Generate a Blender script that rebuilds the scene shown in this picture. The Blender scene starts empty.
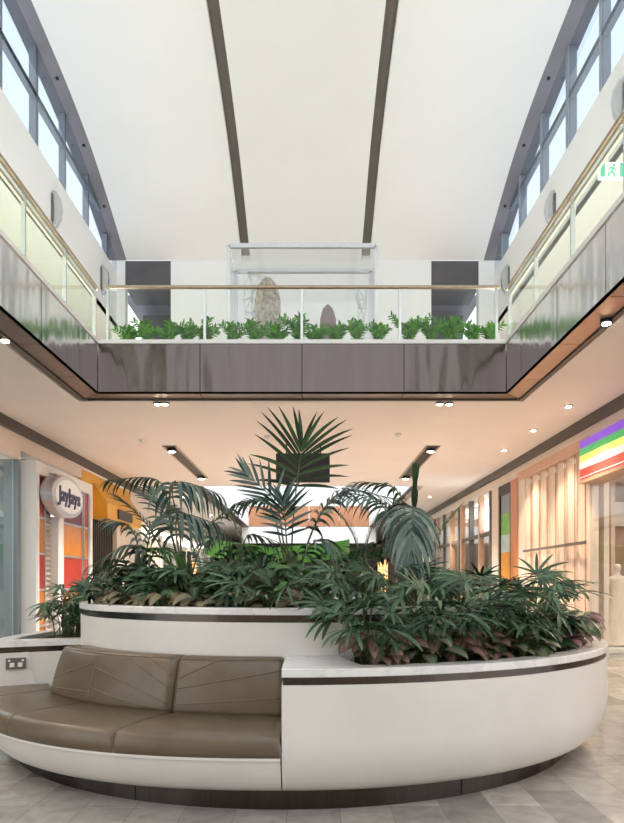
import bpy, math, random
from mathutils import Vector, Matrix
PI = math.pi
sc = bpy.context.scene
col = sc.collection
F, HX, HY, EYE = 680.0, 312.0, 582.0, 1.5

def at(x, y, Y):
    return Vector(((x - HX) * Y / F, Y, EYE + (HY - y) * Y / F))

# ------------------------------------------------------------------ materials
def mat(name, base=(.8, .8, .8), rough=.5, metal=0., spec=.5, noise=None, bump=0., bscale=60., coat=0., emit=None, estr=0.):
    m = bpy.data.materials.new(name); m.use_nodes = True
    nt = m.node_tree; b = nt.nodes['Principled BSDF']
    b.inputs['Base Color'].default_value = (*base, 1)
    b.inputs['Roughness'].default_value = rough
    b.inputs['Metallic'].default_value = metal
    b.inputs['Specular IOR Level'].default_value = spec
    b.inputs['Coat Weight'].default_value = coat
    b.inputs['Coat Roughness'].default_value = .08
    if emit:
        b.inputs['Emission Color'].default_value = (*emit, 1)
        b.inputs['Emission Strength'].default_value = estr
    tc = nt.nodes.new('ShaderNodeTexCoord')
    sca, amt, stretch = noise if noise else (6., .05, (1, 1, 1))
    mp = nt.nodes.new('ShaderNodeMapping'); mp.inputs['Scale'].default_value = stretch
    nt.links.new(tc.outputs['Object'], mp.inputs['Vector'])
    n = nt.nodes.new('ShaderNodeTexNoise'); n.inputs['Scale'].default_value = sca; n.inputs['Detail'].default_value = 5
    nt.links.new(mp.outputs['Vector'], n.inputs['Vector'])
    r = nt.nodes.new('ShaderNodeValToRGB')
    lo = tuple(max(0, c * (1 - amt)) for c in base); hi = tuple(min(1, c * (1 + amt)) for c in base)
    r.color_ramp.elements[0].position = .3; r.color_ramp.elements[1].position = .7
    r.color_ramp.elements[0].color = (*lo, 1); r.color_ramp.elements[1].color = (*hi, 1)
    nt.links.new(n.outputs['Fac'], r.inputs['Fac']); nt.links.new(r.outputs['Color'], b.inputs['Base Color'])
    if bump:
        n2 = nt.nodes.new('ShaderNodeTexNoise'); n2.inputs['Scale'].default_value = bscale; n2.inputs['Detail'].default_value = 6
        nt.links.new(mp.outputs['Vector'], n2.inputs['Vector'])
        bp = nt.nodes.new('ShaderNodeBump'); bp.inputs['Strength'].default_value = bump; bp.inputs['Distance'].default_value = .01
        nt.links.new(n2.outputs['Fac'], bp.inputs['Height']); nt.links.new(bp.outputs['Normal'], b.inputs['Normal'])
    return m

def glass_mat(name, tint=(1, 1, 1), refl=.9, ior=1.45, haze=0.):
    m = bpy.data.materials.new(name); m.use_nodes = True; nt = m.node_tree; nt.nodes.clear()
    o = nt.nodes.new('ShaderNodeOutputMaterial')
    t = nt.nodes.new('ShaderNodeBsdfTransparent'); t.inputs['Color'].default_value = (*tint, 1)
    g = nt.nodes.new('ShaderNodeBsdfGlossy'); g.inputs['Roughness'].default_value = .03
    g.inputs['Color'].default_value = (refl, refl, refl, 1)
    lw = nt.nodes.new('ShaderNodeLayerWeight'); lw.inputs[0].default_value = .5
    pw = nt.nodes.new('ShaderNodeMath'); pw.operation = 'POWER'; pw.inputs[1].default_value = 4.; nt.links.new(lw.outputs['Facing'], pw.inputs[0])
    f = nt.nodes.new('ShaderNodeMath'); f.operation = 'MULTIPLY_ADD'; f.inputs[1].default_value = .6; r0 = ((ior - 1) / (ior + 1)) ** 2
    f.inputs[2].default_value = r0; nt.links.new(pw.outputs[0], f.inputs[0])
    mx = nt.nodes.new('ShaderNodeMixShader')
    nt.links.new(f.outputs[0], mx.inputs[0]); nt.links.new(t.outputs[0], mx.inputs[1]); nt.links.new(g.outputs[0], mx.inputs[2])
    last = mx
    if haze:
        d = nt.nodes.new('ShaderNodeBsdfDiffuse'); d.inputs['Color'].default_value = (.9, .93, .93, 1)
        m2 = nt.nodes.new('ShaderNodeMixShader'); m2.inputs[0].default_value = haze
        nt.links.new(mx.outputs[0], m2.inputs[1]); nt.links.new(d.outputs[0], m2.inputs[2]); last = m2
    nt.links.new(last.outputs[0], o.inputs[0])
    return m

def leaf_mat(name, c1, c2, rough=.38, trans=.18, mid=None, spec=.5, stripe=None):
    m = bpy.data.materials.new(name); m.use_nodes = True; nt = m.node_tree; b = nt.nodes['Principled BSDF']
    N = nt.nodes.new; L = nt.links.new
    oi = N('ShaderNodeObjectInfo'); geo = N('ShaderNodeNewGeometry'); uv = N('ShaderNodeUVMap')
    n = N('ShaderNodeTexNoise'); n.inputs['Scale'].default_value = 7.
    tc = N('ShaderNodeTexCoord'); L(tc.outputs['Object'], n.inputs['Vector'])
    r = N('ShaderNodeValToRGB'); r.color_ramp.elements[0].color = (*c1, 1); r.color_ramp.elements[1].color = (*c2, 1)
    r.color_ramp.elements[0].position = .25; r.color_ramp.elements[1].position = .8
    ad = N('ShaderNodeMath'); ad.operation = 'MULTIPLY_ADD'; ad.inputs[1].default_value = .55
    L(geo.outputs['Random Per Island'], ad.inputs[0])
    sc2 = N('ShaderNodeMath'); sc2.operation = 'MULTIPLY'; sc2.inputs[1].default_value = .5
    L(n.outputs['Fac'], sc2.inputs[0]); L(sc2.outputs[0], ad.inputs[2]); L(ad.outputs[0], r.inputs['Fac'])
    last = r.outputs['Color']
    if mid or stripe:
        sp = N('ShaderNodeSeparateXYZ'); L(uv.outputs['UV'], sp.inputs[0])
        s1 = N('ShaderNodeMath'); s1.operation = 'SUBTRACT'; s1.inputs[1].default_value = .5; L(sp.outputs[0], s1.inputs[0])
        ab = N('ShaderNodeMath'); ab.operation = 'ABSOLUTE'; L(s1.outputs[0], ab.inputs[0])
        fac = None
        if stripe:
            # feathered patch of colour round the midrib: |u| plus a ripple along the leaf
            w = N('ShaderNodeMath'); w.operation = 'SINE'; ml = N('ShaderNodeMath'); ml.operation = 'MULTIPLY'; ml.inputs[1].default_value = 42.
            aa = N('ShaderNodeMath'); aa.operation = 'ADD'; L(sp.outputs[1], aa.inputs[0]); L(ab.outputs[0], aa.inputs[1])
            L(aa.outputs[0], ml.inputs[0]); L(ml.outputs[0], w.inputs[0])
            m3 = N('ShaderNodeMath'); m3.operation = 'MULTIPLY_ADD'; m3.inputs[1].default_value = .09; L(w.outputs[0], m3.inputs[0]); L(ab.outputs[0], m3.inputs[2])
            rr = N('ShaderNodeValToRGB'); rr.color_ramp.elements[0].position = .2; rr.color_ramp.elements[1].position = .36
            rr.color_ramp.elements[0].color = (1, 1, 1, 1); rr.color_ramp.elements[1].color = (0, 0, 0, 1)
            L(m3.outputs[0], rr.inputs['Fac'])
            mx = N('ShaderNodeMixRGB'); L(rr.outputs['Color'], mx.inputs[0]); L(last, mx.inputs[1]); mx.inputs[2].default_value = (*stripe, 1); last = mx.outputs[0]
        if mid:
            lt = N('ShaderNodeMath'); lt.operation = 'LESS_THAN'; lt.inputs[1].default_value = .05; L(ab.outputs[0], lt.inputs[0])
            mx = N('ShaderNodeMixRGB'); L(lt.outputs[0], mx.inputs[0]); L(last, mx.inputs[1]); mx.inputs[2].default_value = (*mid, 1); last = mx.outputs[0]
    L(last, b.inputs['Base Color']); b.inputs['Roughness'].default_value = rough; b.inputs['Specular IOR Level'].default_value = spec
    tr = N('ShaderNodeBsdfTranslucent'); L(last, tr.inputs['Color']); ms = N('ShaderNodeMixShader'); ms.inputs[0].default_value = trans
    out = nt.nodes['Material Output']; L(b.outputs[0], ms.inputs[1]); L(tr.outputs[0], ms.inputs[2]); L(ms.outputs[0], out.inputs[0])
    return m

def marble_mat():
    m = mat('white marble', (.86, .85, .83), .25, noise=(3, .06, (1, 1, 1)))
    nt = m.node_tree; b = nt.nodes['Principled BSDF']; tc = nt.nodes['Texture Coordinate']
    n = nt.nodes.new('ShaderNodeTexNoise'); n.inputs['Scale'].default_value = 2.2; n.inputs['Detail'].default_value = 9; n.inputs['Distortion'].default_value = 1.6
    nt.links.new(tc.outputs['Object'], n.inputs['Vector'])
    r = nt.nodes.new('ShaderNodeValToRGB'); e = r.color_ramp.elements
    e[0].position = .46; e[0].color = (.88, .87, .85, 1); e[1].position = .5; e[1].color = (.76, .76, .765, 1)
    x = e.new(.55); x.color = (.87, .86, .84, 1)
    nt.links.new(n.outputs['Fac'], r.inputs['Fac']); nt.links.new(r.outputs['Color'], b.inputs['Base Color'])
    return m

def floor_mat():
    m = bpy.data.materials.new('polished stone tiles'); m.use_nodes = True; nt = m.node_tree; b = nt.nodes['Principled BSDF']
    N = nt.nodes.new; L = nt.links.new
    tc = N('ShaderNodeTexCoord'); mp = N('ShaderNodeMapping'); mp.inputs['Rotation'].default_value = (0, 0, PI / 2); mp.inputs['Location'].default_value = (.13, .16, 0)
    L(tc.outputs['Object'], mp.inputs['Vector'])
    br = N('ShaderNodeTexBrick'); br.inputs['Scale'].default_value = 1.; br.inputs['Brick Width'].default_value = .68; br.inputs['Row Height'].default_value = .34
    br.inputs['Mortar Size'].default_value = .0025; br.inputs['Mortar Smooth'].default_value = .2; br.inputs['Bias'].default_value = 0
    br.inputs['Color1'].default_value = (.27, .262, .255, 1); br.inputs['Color2'].default_value = (.60, .57, .53, 1); br.inputs['Mortar'].default_value = (.24, .23, .215, 1)
    L(mp.outputs[0], br.inputs['Vector'])
    n = N('ShaderNodeTexNoise'); n.inputs['Scale'].default_value = 7; n.inputs['Detail'].default_value = 8; n.inputs['Distortion'].default_value = .8; L(tc.outputs['Object'], n.inputs['Vector'])
    r = N('ShaderNodeValToRGB'); r.color_ramp.elements[0].color = (.78, .77, .76, 1); r.color_ramp.elements[1].color = (1.1, 1.09, 1.06, 1)
    r.color_ramp.elements[0].position = .3; r.color_ramp.elements[1].position = .7
    L(n.outputs['Fac'], r.inputs['Fac'])
    mx = N('ShaderNodeMixRGB'); mx.blend_type = 'MULTIPLY'; mx.inputs[0].default_value = 1; L(br.outputs['Color'], mx.inputs[1]); L(r.outputs['Color'], mx.inputs[2])
    L(mx.outputs[0], b.inputs['Base Color']); b.inputs['Roughness'].default_value = .11
    b.inputs['Specular IOR Level'].default_value = .6
    return m

def steel_mat(name, c, rough, stretch, amt=.12):
    m = mat(name, c, rough, 1., noise=(3., amt, stretch))
    nt = m.node_tree; b = nt.nodes['Principled BSDF']; tc = nt.nodes['Texture Coordinate']
    mp = nt.nodes.new('ShaderNodeMapping'); mp.inputs['Scale'].default_value = (2.2, 2.2, .35)
    n = nt.nodes.new('ShaderNodeTexNoise'); n.inputs['Scale'].default_value = 1.4; n.inputs['Detail'].default_value = 1
    nt.links.new(tc.outputs['Object'], mp.inputs[0]); nt.links.new(mp.outputs[0], n.inputs['Vector'])
    bp = nt.nodes.new('ShaderNodeBump'); bp.inputs['Strength'].default_value = .4; bp.inputs['Distance'].default_value = .08
    nt.links.new(n.outputs['Fac'], bp.inputs['Height']); nt.links.new(bp.outputs['Normal'], b.inputs['Normal'])
    return m

M = dict(
    floor=floor_mat(), marble=marble_mat(),
    shell=mat('cream white terrazzo shell', (.80, .775, .73), .42, noise=(1.6, .045, (1, 1, 1)), bump=.04, bscale=30),
    band=steel_mat('dark bronze band', (.095, .08, .072), .27, (30, 30, 1)),
    kick=steel_mat('dark bronze kickplate', (.075, .062, .055), .3, (20, 20, 1)),
    leather=mat('taupe leather', (.148, .108, .066), .33, noise=(5, .12, (1, 1, 1)), bump=.12, bscale=45, spec=.6),
    stitch=mat('leather seam', (.20, .155, .10), .45, noise=(20, .1, (1, 1, 1))),
    soil=mat('potting soil', (.035, .025, .02), .95, noise=(40, .5, (1, 1, 1)), bump=.8, bscale=50),
    white=mat('white plaster', (.90, .90, .90), .6, noise=(1.0, .012, (1, 1, 1))),
    vault=mat('white ceiling plaster', (.89, .90, .905), .7, noise=(.8, .012, (1, 1, 1))),
    cream=mat('warm cream plaster', (.80, .70, .61), .6, noise=(1.2, .03, (1, 1, 1))),
    pink=mat('blush cream ceiling', (.88, .79, .73), .6, noise=(.8, .02, (1, 1, 1))),
    grey=mat('mauve grey soffit', (.23, .22, .25), .6, noise=(2, .05, (1, 1, 1))),
    dkgrey=mat('dark grey panel', (.10, .095, .105), .5, noise=(2, .1, (1, 1, 1))),
    slot=mat('taupe slot lining', (.15, .13, .115), .6, noise=(2, .08, (1, 1, 1))),
    trim=mat('dark bronze trim', (.09, .075, .065), .45, .3, noise=(8, .1, (1, 1, 1))),
    alu=mat('satin aluminium', (.62, .64, .66), .32, .9, noise=(12, .05, (1, 1, 1))),
    frame=mat('blue grey window frame', (.30, .335, .39), .45, .1, noise=(4, .05, (1, 1, 1))),
    rail=mat('bronze handrail', (.40, .31, .22), .32, .6, noise=(10, .08, (1, 1, 1))),
    steeld=steel_mat('dark brushed steel fascia', (.115, .098, .094), .15, (3, 3, .3), .06),  # same steel as the sides, darkened to paint in its dark reflection
    steel=steel_mat('brushed steel fascia', (.74, .72, .72), .17, (3, 3, .3), .04),  # lighter copy of the one fascia steel, for the paler side reflections
    copper=mat('copper underside', (.42, .27, .19), .3, .45, noise=(4, .1, (1, 1, 1))),  # steel underside, warm shop reflections painted into its colour
    bronzeu=mat('bronze underside', (.20, .135, .10), .32, .4, noise=(4, .1, (1, 1, 1))),  # darker copy of the steel underside, dimmer warm reflections painted in
    glass=glass_mat('clear glass', (.985, 1., .985), ior=1.22),
    gglass=glass_mat('green tinted glass', (.93, .975, .92)),
    wglass=glass_mat('pale blue window glass', (.58, .635, .665)),
    vglass=glass_mat('vitrine glass', (.975, .98, .985), haze=.02),
    sglass=glass_mat('shop glass', (.9, .95, .95), ior=1.7),
    bluegrey=mat('blue grey wall', (.25, .30, .33), .4, noise=(2, .06, (1, 1, 1))),
    orange=mat('orange panel', (.62, .22, .03), .25, noise=(5, .08, (1, 1, 1))),
    red=mat('red panel', (.45, .05, .04), .25, noise=(5, .08, (1, 1, 1))),
    maroon=mat('maroon panel', (.16, .03, .05), .4, noise=(5, .08, (1, 1, 1))),
    yellow=mat('mustard yellow', (.80, .42, .05), .5, noise=(3, .05, (1, 1, 1))),
    shutter=mat('shutter slat', (.62, .55, .5), .4, .3, noise=(5, .05, (1, 1, 1))),
    dshut=mat('dark grille', (.06, .04, .035), .5, .3, noise=(5, .1, (1, 1, 1))),
    silver=mat('silver sign casing', (.55, .53, .56), .3, .7, noise=(9, .05, (1, 1, 1))),
    signface=mat('pale sign face', (.72, .70, .66), .35, noise=(9, .03, (1, 1, 1)), emit=(1, .97, .9), estr=.12),
    navy=mat('navy lettering', (.05, .05, .13), .4),
    black=mat('black', (.02, .02, .022), .45),
    lamp=mat('lit lamp lens', (1, .9, .75), .4, emit=(1, .86, .62), estr=22.),
    screen=mat('lit window screen', (1, 1, 1), .4, emit=(.92, .93, 1), estr=6.),
    downl=mat('lit ceiling panel', (1, 1, 1), .4, emit=(1, .90, .75), estr=1.6),
    champagne=mat('champagne screen panel', (.84, .67, .55), .22, 0., noise=(3, .12, (6, 6, .3))),
    rosy=mat('rosy timber bulkhead', (.62, .37, .25), .4, noise=(3, .08, (1, 1, 1))),
    orangecol=mat('orange column', (.60, .25, .10), .4, noise=(3, .06, (1, 1, 1))),
    wood=mat('warm timber fascia', (.48, .22, .11), .45, noise=(2, .18, (12, 12, .6))),
    green=mat('leaf green canopy', (.07, .28, .04), .4, noise=(3, .1, (1, 1, 1))),
    limes=mat('pale lime glazing', (.66, .70, .42), .35, noise=(.8, .1, (1, 1, 1))),
    s_purple=mat('purple stripe', (.20, .07, .62), .4, emit=(.25, .08, .8), estr=.35),
    s_green=mat('green stripe', (.05, .42, .12), .4, emit=(.05, .5, .15), estr=.35),
    s_yellow=mat('yellow stripe', (.90, .85, .22), .4, emit=(1, .95, .2), estr=.35),
    s_white=mat('white stripe', (.90, .88, .86), .4, emit=(1, .97, .95), estr=.35),
    s_red=mat('red stripe', (.80, .08, .06), .4, emit=(1, .1, .07), estr=.35),
    poster_g=mat('poster green', (.20, .50, .08), .4, noise=(4, .2, (1, 1, 1))),
    poster_o=mat('poster orange', (.80, .38, .06), .4, noise=(4, .1, (1, 1, 1))),
    poster_b=mat('poster pale', (.55, .72, .70), .4, noise=(4, .1, (1, 1, 1))),
    exitg=mat('exit sign green', (.05, .5, .3), .4, emit=(.05, .6, .35), estr=.25),
    backw=mat('brown shop back wall', (.34, .22, .16), .4, noise=(1.2, .3, (1, 1, 1))),  # brown tone stands in for reflections in the shop glass
    fig=mat('pale mannequin', (.85, .80, .72), .5, noise=(4, .04, (1, 1, 1))),
    dress=mat('cream gown', (.88, .80, .68), .7, noise=(12, .08, (1, 1, .3)), bump=.3, bscale=20),
    brown=mat('dusty brown', (.22, .13, .12), .7, noise=(6, .2, (1, 1, 1))),
    lattice=mat('white lattice', (.80, .81, .82), .5),
    tan=mat('patterned tan', (.45, .39, .30), .6, noise=(14, .55, (1, 1, 1))),
    cane=mat('green brown cane', (.10, .12, .045), .5, noise=(20, .3, (1, 1, 1))),
    kentia=leaf_mat('kentia leaf', (.014, .038, .025), (.19, .27, .235), .28, .1, spec=.4),
    kentiad=leaf_mat('dark kentia leaf', (.012, .035, .014), (.045, .095, .03), .42, .2, spec=.35),
    rhapis=leaf_mat('lady palm leaf', (.008, .034, .016), (.115, .215, .11), .25, .1, spec=.5),
    lily=leaf_mat('dark broad leaf', (.008, .028, .012), (.05, .115, .045), .3, .1, spec=.4, mid=(.10, .19, .08)),
    fresh=leaf_mat('fresh green leaf', (.03, .10, .02), (.09, .22, .045), .36, .2),
    zz=leaf_mat('glossy bright leaf', (.02, .12, .01), (.15, .42, .04), .3, .2),
    cal_p=leaf_mat('pink calathea leaf', (.025, .045, .018), (.08, .11, .04), .35, .12, mid=(.10, .16, .06), stripe=(.36, .17, .18)),
    cal_g=leaf_mat('green calathea leaf', (.03, .085, .03), (.08, .16, .05), .35, .12, mid=(.32, .10, .12), stripe=(.20, .27, .17)),
    cal_b=leaf_mat('brown backed leaf', (.07, .045, .025), (.24, .16, .09), .4, .12, mid=(.10, .16, .06), stripe=(.26, .24, .14)),
    cal_v=leaf_mat('violet calathea leaf', (.05, .02, .03), (.14, .055, .07), .35, .12, mid=(.1, .15, .06), stripe=(.40, .18, .24)),
)

# ------------------------------------------------------------------ mesh building
class MB:
    def __init__(s): s.v = []; s.f = []; s.uv = []; s.mi = []; s.cur = 0
    def add(s, vs, fs, uvs=None):
        o = len(s.v); s.v += [Vector(p) for p in vs]
        s.uv += (uvs if uvs else [(0, 0)] * len(vs))
        for f in fs: s.f.append(tuple(o + i for i in f)); s.mi.append(s.cur)
        return s
    def box(s, x0, x1, y0, y1, z0, z1):
        v = [(x, y, z) for z in (z0, z1) for y in (y0, y1) for x in (x0, x1)]
        return s.add(v, [(0, 2, 3, 1), (4, 5, 7, 6), (0, 1, 5, 4), (2, 6, 7, 3), (0, 4, 6, 2), (1, 3, 7, 5)])
    def prism(s, poly, axis, a0, a1):
        # poly: 2D outline, axis: the extrusion axis
        def P(u, w, a): return {'x': (a, u, w), 'y': (u, a, w), 'z': (u, w, a)}[axis]
        n = len(poly); v = [P(u, w, a0) for u, w in poly] + [P(u, w, a1) for u, w in poly]
        f = [tuple(range(n))[::-1], tuple(range(n, 2 * n))] + [(i, (i + 1) % n, n + (i + 1) % n, n + i) for i in range(n)]
        return s.add(v, f)
    def tube(s, pts, r, k=6, cap=True):
        pts = [Vector(p) for p in pts]; n = len(pts); o = []
        rr = r if isinstance(r, (list, tuple)) else [r] * n
        for i, p in enumerate(pts):
            t = (pts[min(i + 1, n - 1)] - pts[max(i - 1, 0)]).normalized()
            a = t.cross(Vector((0, 0, 1)) if abs(t.z) < .9 else Vector((0, 1, 0))).normalized(); b = t.cross(a)
            for j in range(k):
                an = 2 * PI * j / k; o.append(p + (a * math.cos(an) + b * math.sin(an)) * rr[i])
        f = [(i * k + j, i * k + (j + 1) % k, (i + 1) * k + (j + 1) % k, (i + 1) * k + j) for i in range(n - 1) for j in range(k)]
        if cap: f += [tuple(range(k))[::-1], tuple(range((n - 1) * k, n * k))]
        return s.add(o, f)
    def lathe(s, c, prof, k=24, sx=1., sy=1.):
        v = [(c[0] + r * sx * math.cos(2 * PI * j / k), c[1] + r * sy * math.sin(2 * PI * j / k), c[2] + z) for r, z in prof for j in range(k)]
        n = len(prof); f = [(i * k + j, i * k + (j + 1) % k, (i + 1) * k + (j + 1) % k, (i + 1) * k + j) for i in range(n - 1) for j in range(k)]
        f += [tuple(range(k))[::-1], tuple(range((n - 1) * k, n * k))]
        return s.add(v, f)
    def build(s, name, m, parent=None, smooth=False, bevel=0., fix=True):
        org = parent.matrix_basis.translation if parent and parent.parent is None else (WO.get(parent.name, Vector()) if parent else Vector())
        me = bpy.data.meshes.new(name)
        me.from_pydata([tuple(p - org) for p in s.v], [], s.f)
        for mm in (m if isinstance(m, (list, tuple)) else [m]): me.materials.append(mm)
        if isinstance(m, (list, tuple)):
            me.polygons.foreach_set('material_index', s.mi)
        ul = me.uv_layers.new(name='UVMap')
        for l in me.loops: ul.data[l.index].uv = s.uv[l.vertex_index]
        if fix:
            import bmesh
            b = bmesh.new(); b.from_mesh(me); bmesh.ops.recalc_face_normals(b, faces=b.faces); b.to_mesh(me); b.free()
        if smooth == 'auto': me.shade_smooth(); me.set_sharp_from_angle(angle=math.radians(32))
        elif smooth: me.shade_smooth() if hasattr(me, 'shade_smooth') else me.polygons.foreach_set('use_smooth', [True] * len(me.polygons))
        me.update()
        o = bpy.data.objects.new(name, me); col.objects.link(o)
        if parent: o.parent = parent
        WO[o.name] = Vector(org)
        if bevel:
            bm = o.modifiers.new('bevel', 'BEVEL'); bm.width = bevel; bm.segments = 3; bm.limit_method = 'ANGLE'; bm.angle_limit = math.radians(40)
        return o
WO = {}

def tag(o, label, cat, group=None, kind=None):
    if label: o['label'] = label
    if cat: o['category'] = cat
    if group: o['group'] = group
    if kind: o['kind'] = kind
    return o
def empty(name, loc, label, cat, group=None, kind=None):
    o = bpy.data.objects.new(name, None); o.empty_display_size = .2; col.objects.link(o); o.location = loc
    WO[o.name] = Vector(loc)
    return tag(o, label, cat, group, kind)
def struct(name, mb, m, smooth=False, label=None, cat=None):
    o = mb.build(name, m, None, smooth); o['kind'] = 'structure'
    if label: tag(o, label, cat)
    return o
ORD = 'first second third fourth fifth sixth seventh eighth ninth tenth eleventh twelfth thirteenth fourteenth fifteenth sixteenth seventeenth eighteenth'.split()

# ------------------------------------------------------------------ camera and world
cam = bpy.data.cameras.new('camera'); co = bpy.data.objects.new('camera', cam); col.objects.link(co)
co.location = (0, 0, EYE); co.rotation_euler = (PI / 2, 0, 0)
cam.sensor_fit = 'HORIZONTAL'; cam.sensor_width = 36; cam.lens = F / 624 * 36
cam.shift_y = (HY - 411.5) / 624; cam.clip_end = 300
sc.camera = co

w = bpy.data.worlds.new('sky'); sc.world = w; w.use_nodes = True; nt = w.node_tree
bg = nt.nodes['Background']; tc = nt.nodes.new('ShaderNodeTexCoord'); sp = nt.nodes.new('ShaderNodeSeparateXYZ')
rp = nt.nodes.new('ShaderNodeValToRGB'); e = rp.color_ramp.elements
e[0].position = .3; e[0].color = (1, 1, 1, 1); e[1].position = .75; e[1].color = (.66, .80, .95, 1)
x = e.new(.52); x.color = (.82, .90, .98, 1)
nt.links.new(tc.outputs['Generated'], sp.inputs[0]); nt.links.new(sp.outputs[2], rp.inputs[0]); nt.links.new(rp.outputs[0], bg.inputs[0])
bg.inputs[1].default_value = 1.25

# ------------------------------------------------------------------ setting: floors, ceilings, walls
XL, XR = -3.75, 3.40           # faces of the side balconies
SL, SR = -6.1, 5.5             # shopfront planes
YB = 11.9                      # face of the bridge
ZC = 4.77                      # lower ceiling
ZF0, ZF1 = 4.80, 5.74          # balcony fascia
struct('floor', MB().box(-10, 10, -7, 62, -.1, 0), M['floor'])
struct('wall_rear', MB().box(-10, 10, -7.2, -7, 0, 5.6), M['cream'])

for b_ in ((-9, XL - .48, -7, 60), (XR + .42, 9, -7, 60), (XL - .48, XR + .42, YB + .42, 23.2), (XL - .48, XR + .42, 40.7, 60)):
    struct('ceiling', MB().box(*b_, ZC, ZC + .35), M['pink'])
for b_ in ((-9.4, XL - .15, -7, 60), (XR + .15, 9.2, -7, 60), (XL - .14, XR + .14, YB + .15, 23.2)):   # upper gallery floor
    struct('floor', MB().box(*b_, ZC + .36, 5.6), M['cream'])

# vault profile: height above the eye along the hall
VP = [(-3, 11.75), (4, 11.7), (9, 11.4), (11.5, 11.17), (12.9, 11.02), (13.8, 10.92), (15, 10.76), (16.5, 10.42), (17.7, 9.98), (18.8, 9.52), (19.5, 9.22)]
def vz(y):
    if y <= VP[0][0]: return EYE + VP[0][1]
    for i in range(len(VP) - 1):
        if y <= VP[i + 1][0]:
            p0 = VP[max(i - 1, 0)]; p1 = VP[i]; p2 = VP[i + 1]; p3 = VP[min(i + 2, len(VP) - 1)]
            t = (y - p1[0]) / (p2[0] - p1[0]); d = p2[0] - p1[0]
            m1 = (p2[1] - p0[1]) / max(1e-6, p2[0] - p0[0]) * d; m2 = (p3[1] - p1[1]) / max(1e-6, p3[0] - p1[0]) * d
            return EYE + (2 * t**3 - 3 * t**2 + 1) * p1[1] + (t**3 - 2 * t**2 + t) * m1 + (-2 * t**3 + 3 * t**2) * p2[1] + (t**3 - t**2) * m2
    return EYE + VP[-1][1]
def vstrip(mb, x0, x1, dz0=0., dz1=.2, y0=-3., y1=19.5, n=90):
    v = []; f = []
    for i in range(n + 1):
        y = y0 + (y1 - y0) * i / n; z = vz(y)
        v += [(x0, y, z + dz0), (x1, y, z + dz0), (x1, y, z + dz1), (x0, y, z + dz1)]
        if i < n:
            a = 4 * i; b = a + 4
            f += [(a, b, b + 1, a + 1), (a + 1, b + 1, b + 2, a + 2), (a + 2, b + 2, b + 3, a + 3), (a + 3, b + 3, b, a)]
    f += [(0, 1, 2, 3), (4 * n, 4 * n + 3, 4 * n + 2, 4 * n + 1)]
    mb.add(v, f)
VX0, VX1 = -5.32, 4.92
S1, S2, SW = -1.89, 1.53, .125
mb = MB(); vstrip(mb, VX0, S1 - SW); vstrip(mb, S1 + SW, S2 - SW); vstrip(mb, S2 + SW, VX1)
struct('ceiling_vault', mb, M['vault'], smooth=False)
mb = MB(); vstrip(mb, S1 - SW, S1 + SW, .14, .22); vstrip(mb, S2 - SW, S2 + SW, .14, .22)
struct('ceiling_slots', mb, M['slot'])
mb = MB(); vstrip(mb, -5.85, VX0, .0, .2); vstrip(mb, VX1, 5.45, .0, .2)
struct('ceiling_edge', mb, M['grey'])
# end wall above the bridge with two tall openings
YE = 19.5
mb = MB(); zt = EYE + 9.22
mb.box(-4.05, 3.42, YE, YE + .3, 5.6, zt + .3); mb.box(-5.75, -5.36, YE, YE + .3, 5.6, zt); mb.box(4.78, 5.4, YE, YE + .3, 5.6, zt)
struct('wall_end', mb, M['vault'])
for nm, x0, x1 in (('passage_left', -5.40, -4.0), ('passage_right', 3.38, 4.82)):
    mb = MB()
    mb.box(x0, x1, YE + .02, YE + 1.4, zt - .72, zt - .0)
    mb.box(x0, x1, YE + 2.2, YE + 2.6, zt - 1.75, zt - .72)
    struct('wall_' + nm + '_header', mb, M['dkgrey'])
    mb = MB(); mb.box(x0 - .3, x1 + .3, YE + 1.4, YE + 6, zt - .6, zt - .4)
    struct('ceiling_' + nm, mb, M['grey'])
    mb = MB(); xi = (x0, x0 - .2) if x0 > 0 else (x1, x1 + .2)
    mb.box(min(xi), max(xi), YE + .3, YE + 6, 5.6, zt - .7)
    struct('wall_' + nm, mb, M['bluegrey'])
    mb = MB()
    for k in range(4): mb.box(x0 + (x1 - x0) * (k + .5) / 4 - .07, x0 + (x1 - x0) * (k + .5) / 4 + .07, YE + 5.0, YE + 5.15, 5.6, zt - .6)
    mb.box(x0, x1, YE + 5, YE + 5.15, zt - 2.6, zt - 2.4)
    struct('window_' + ('7' if x0 < 0 else '8'), mb, M['frame'])
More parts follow.
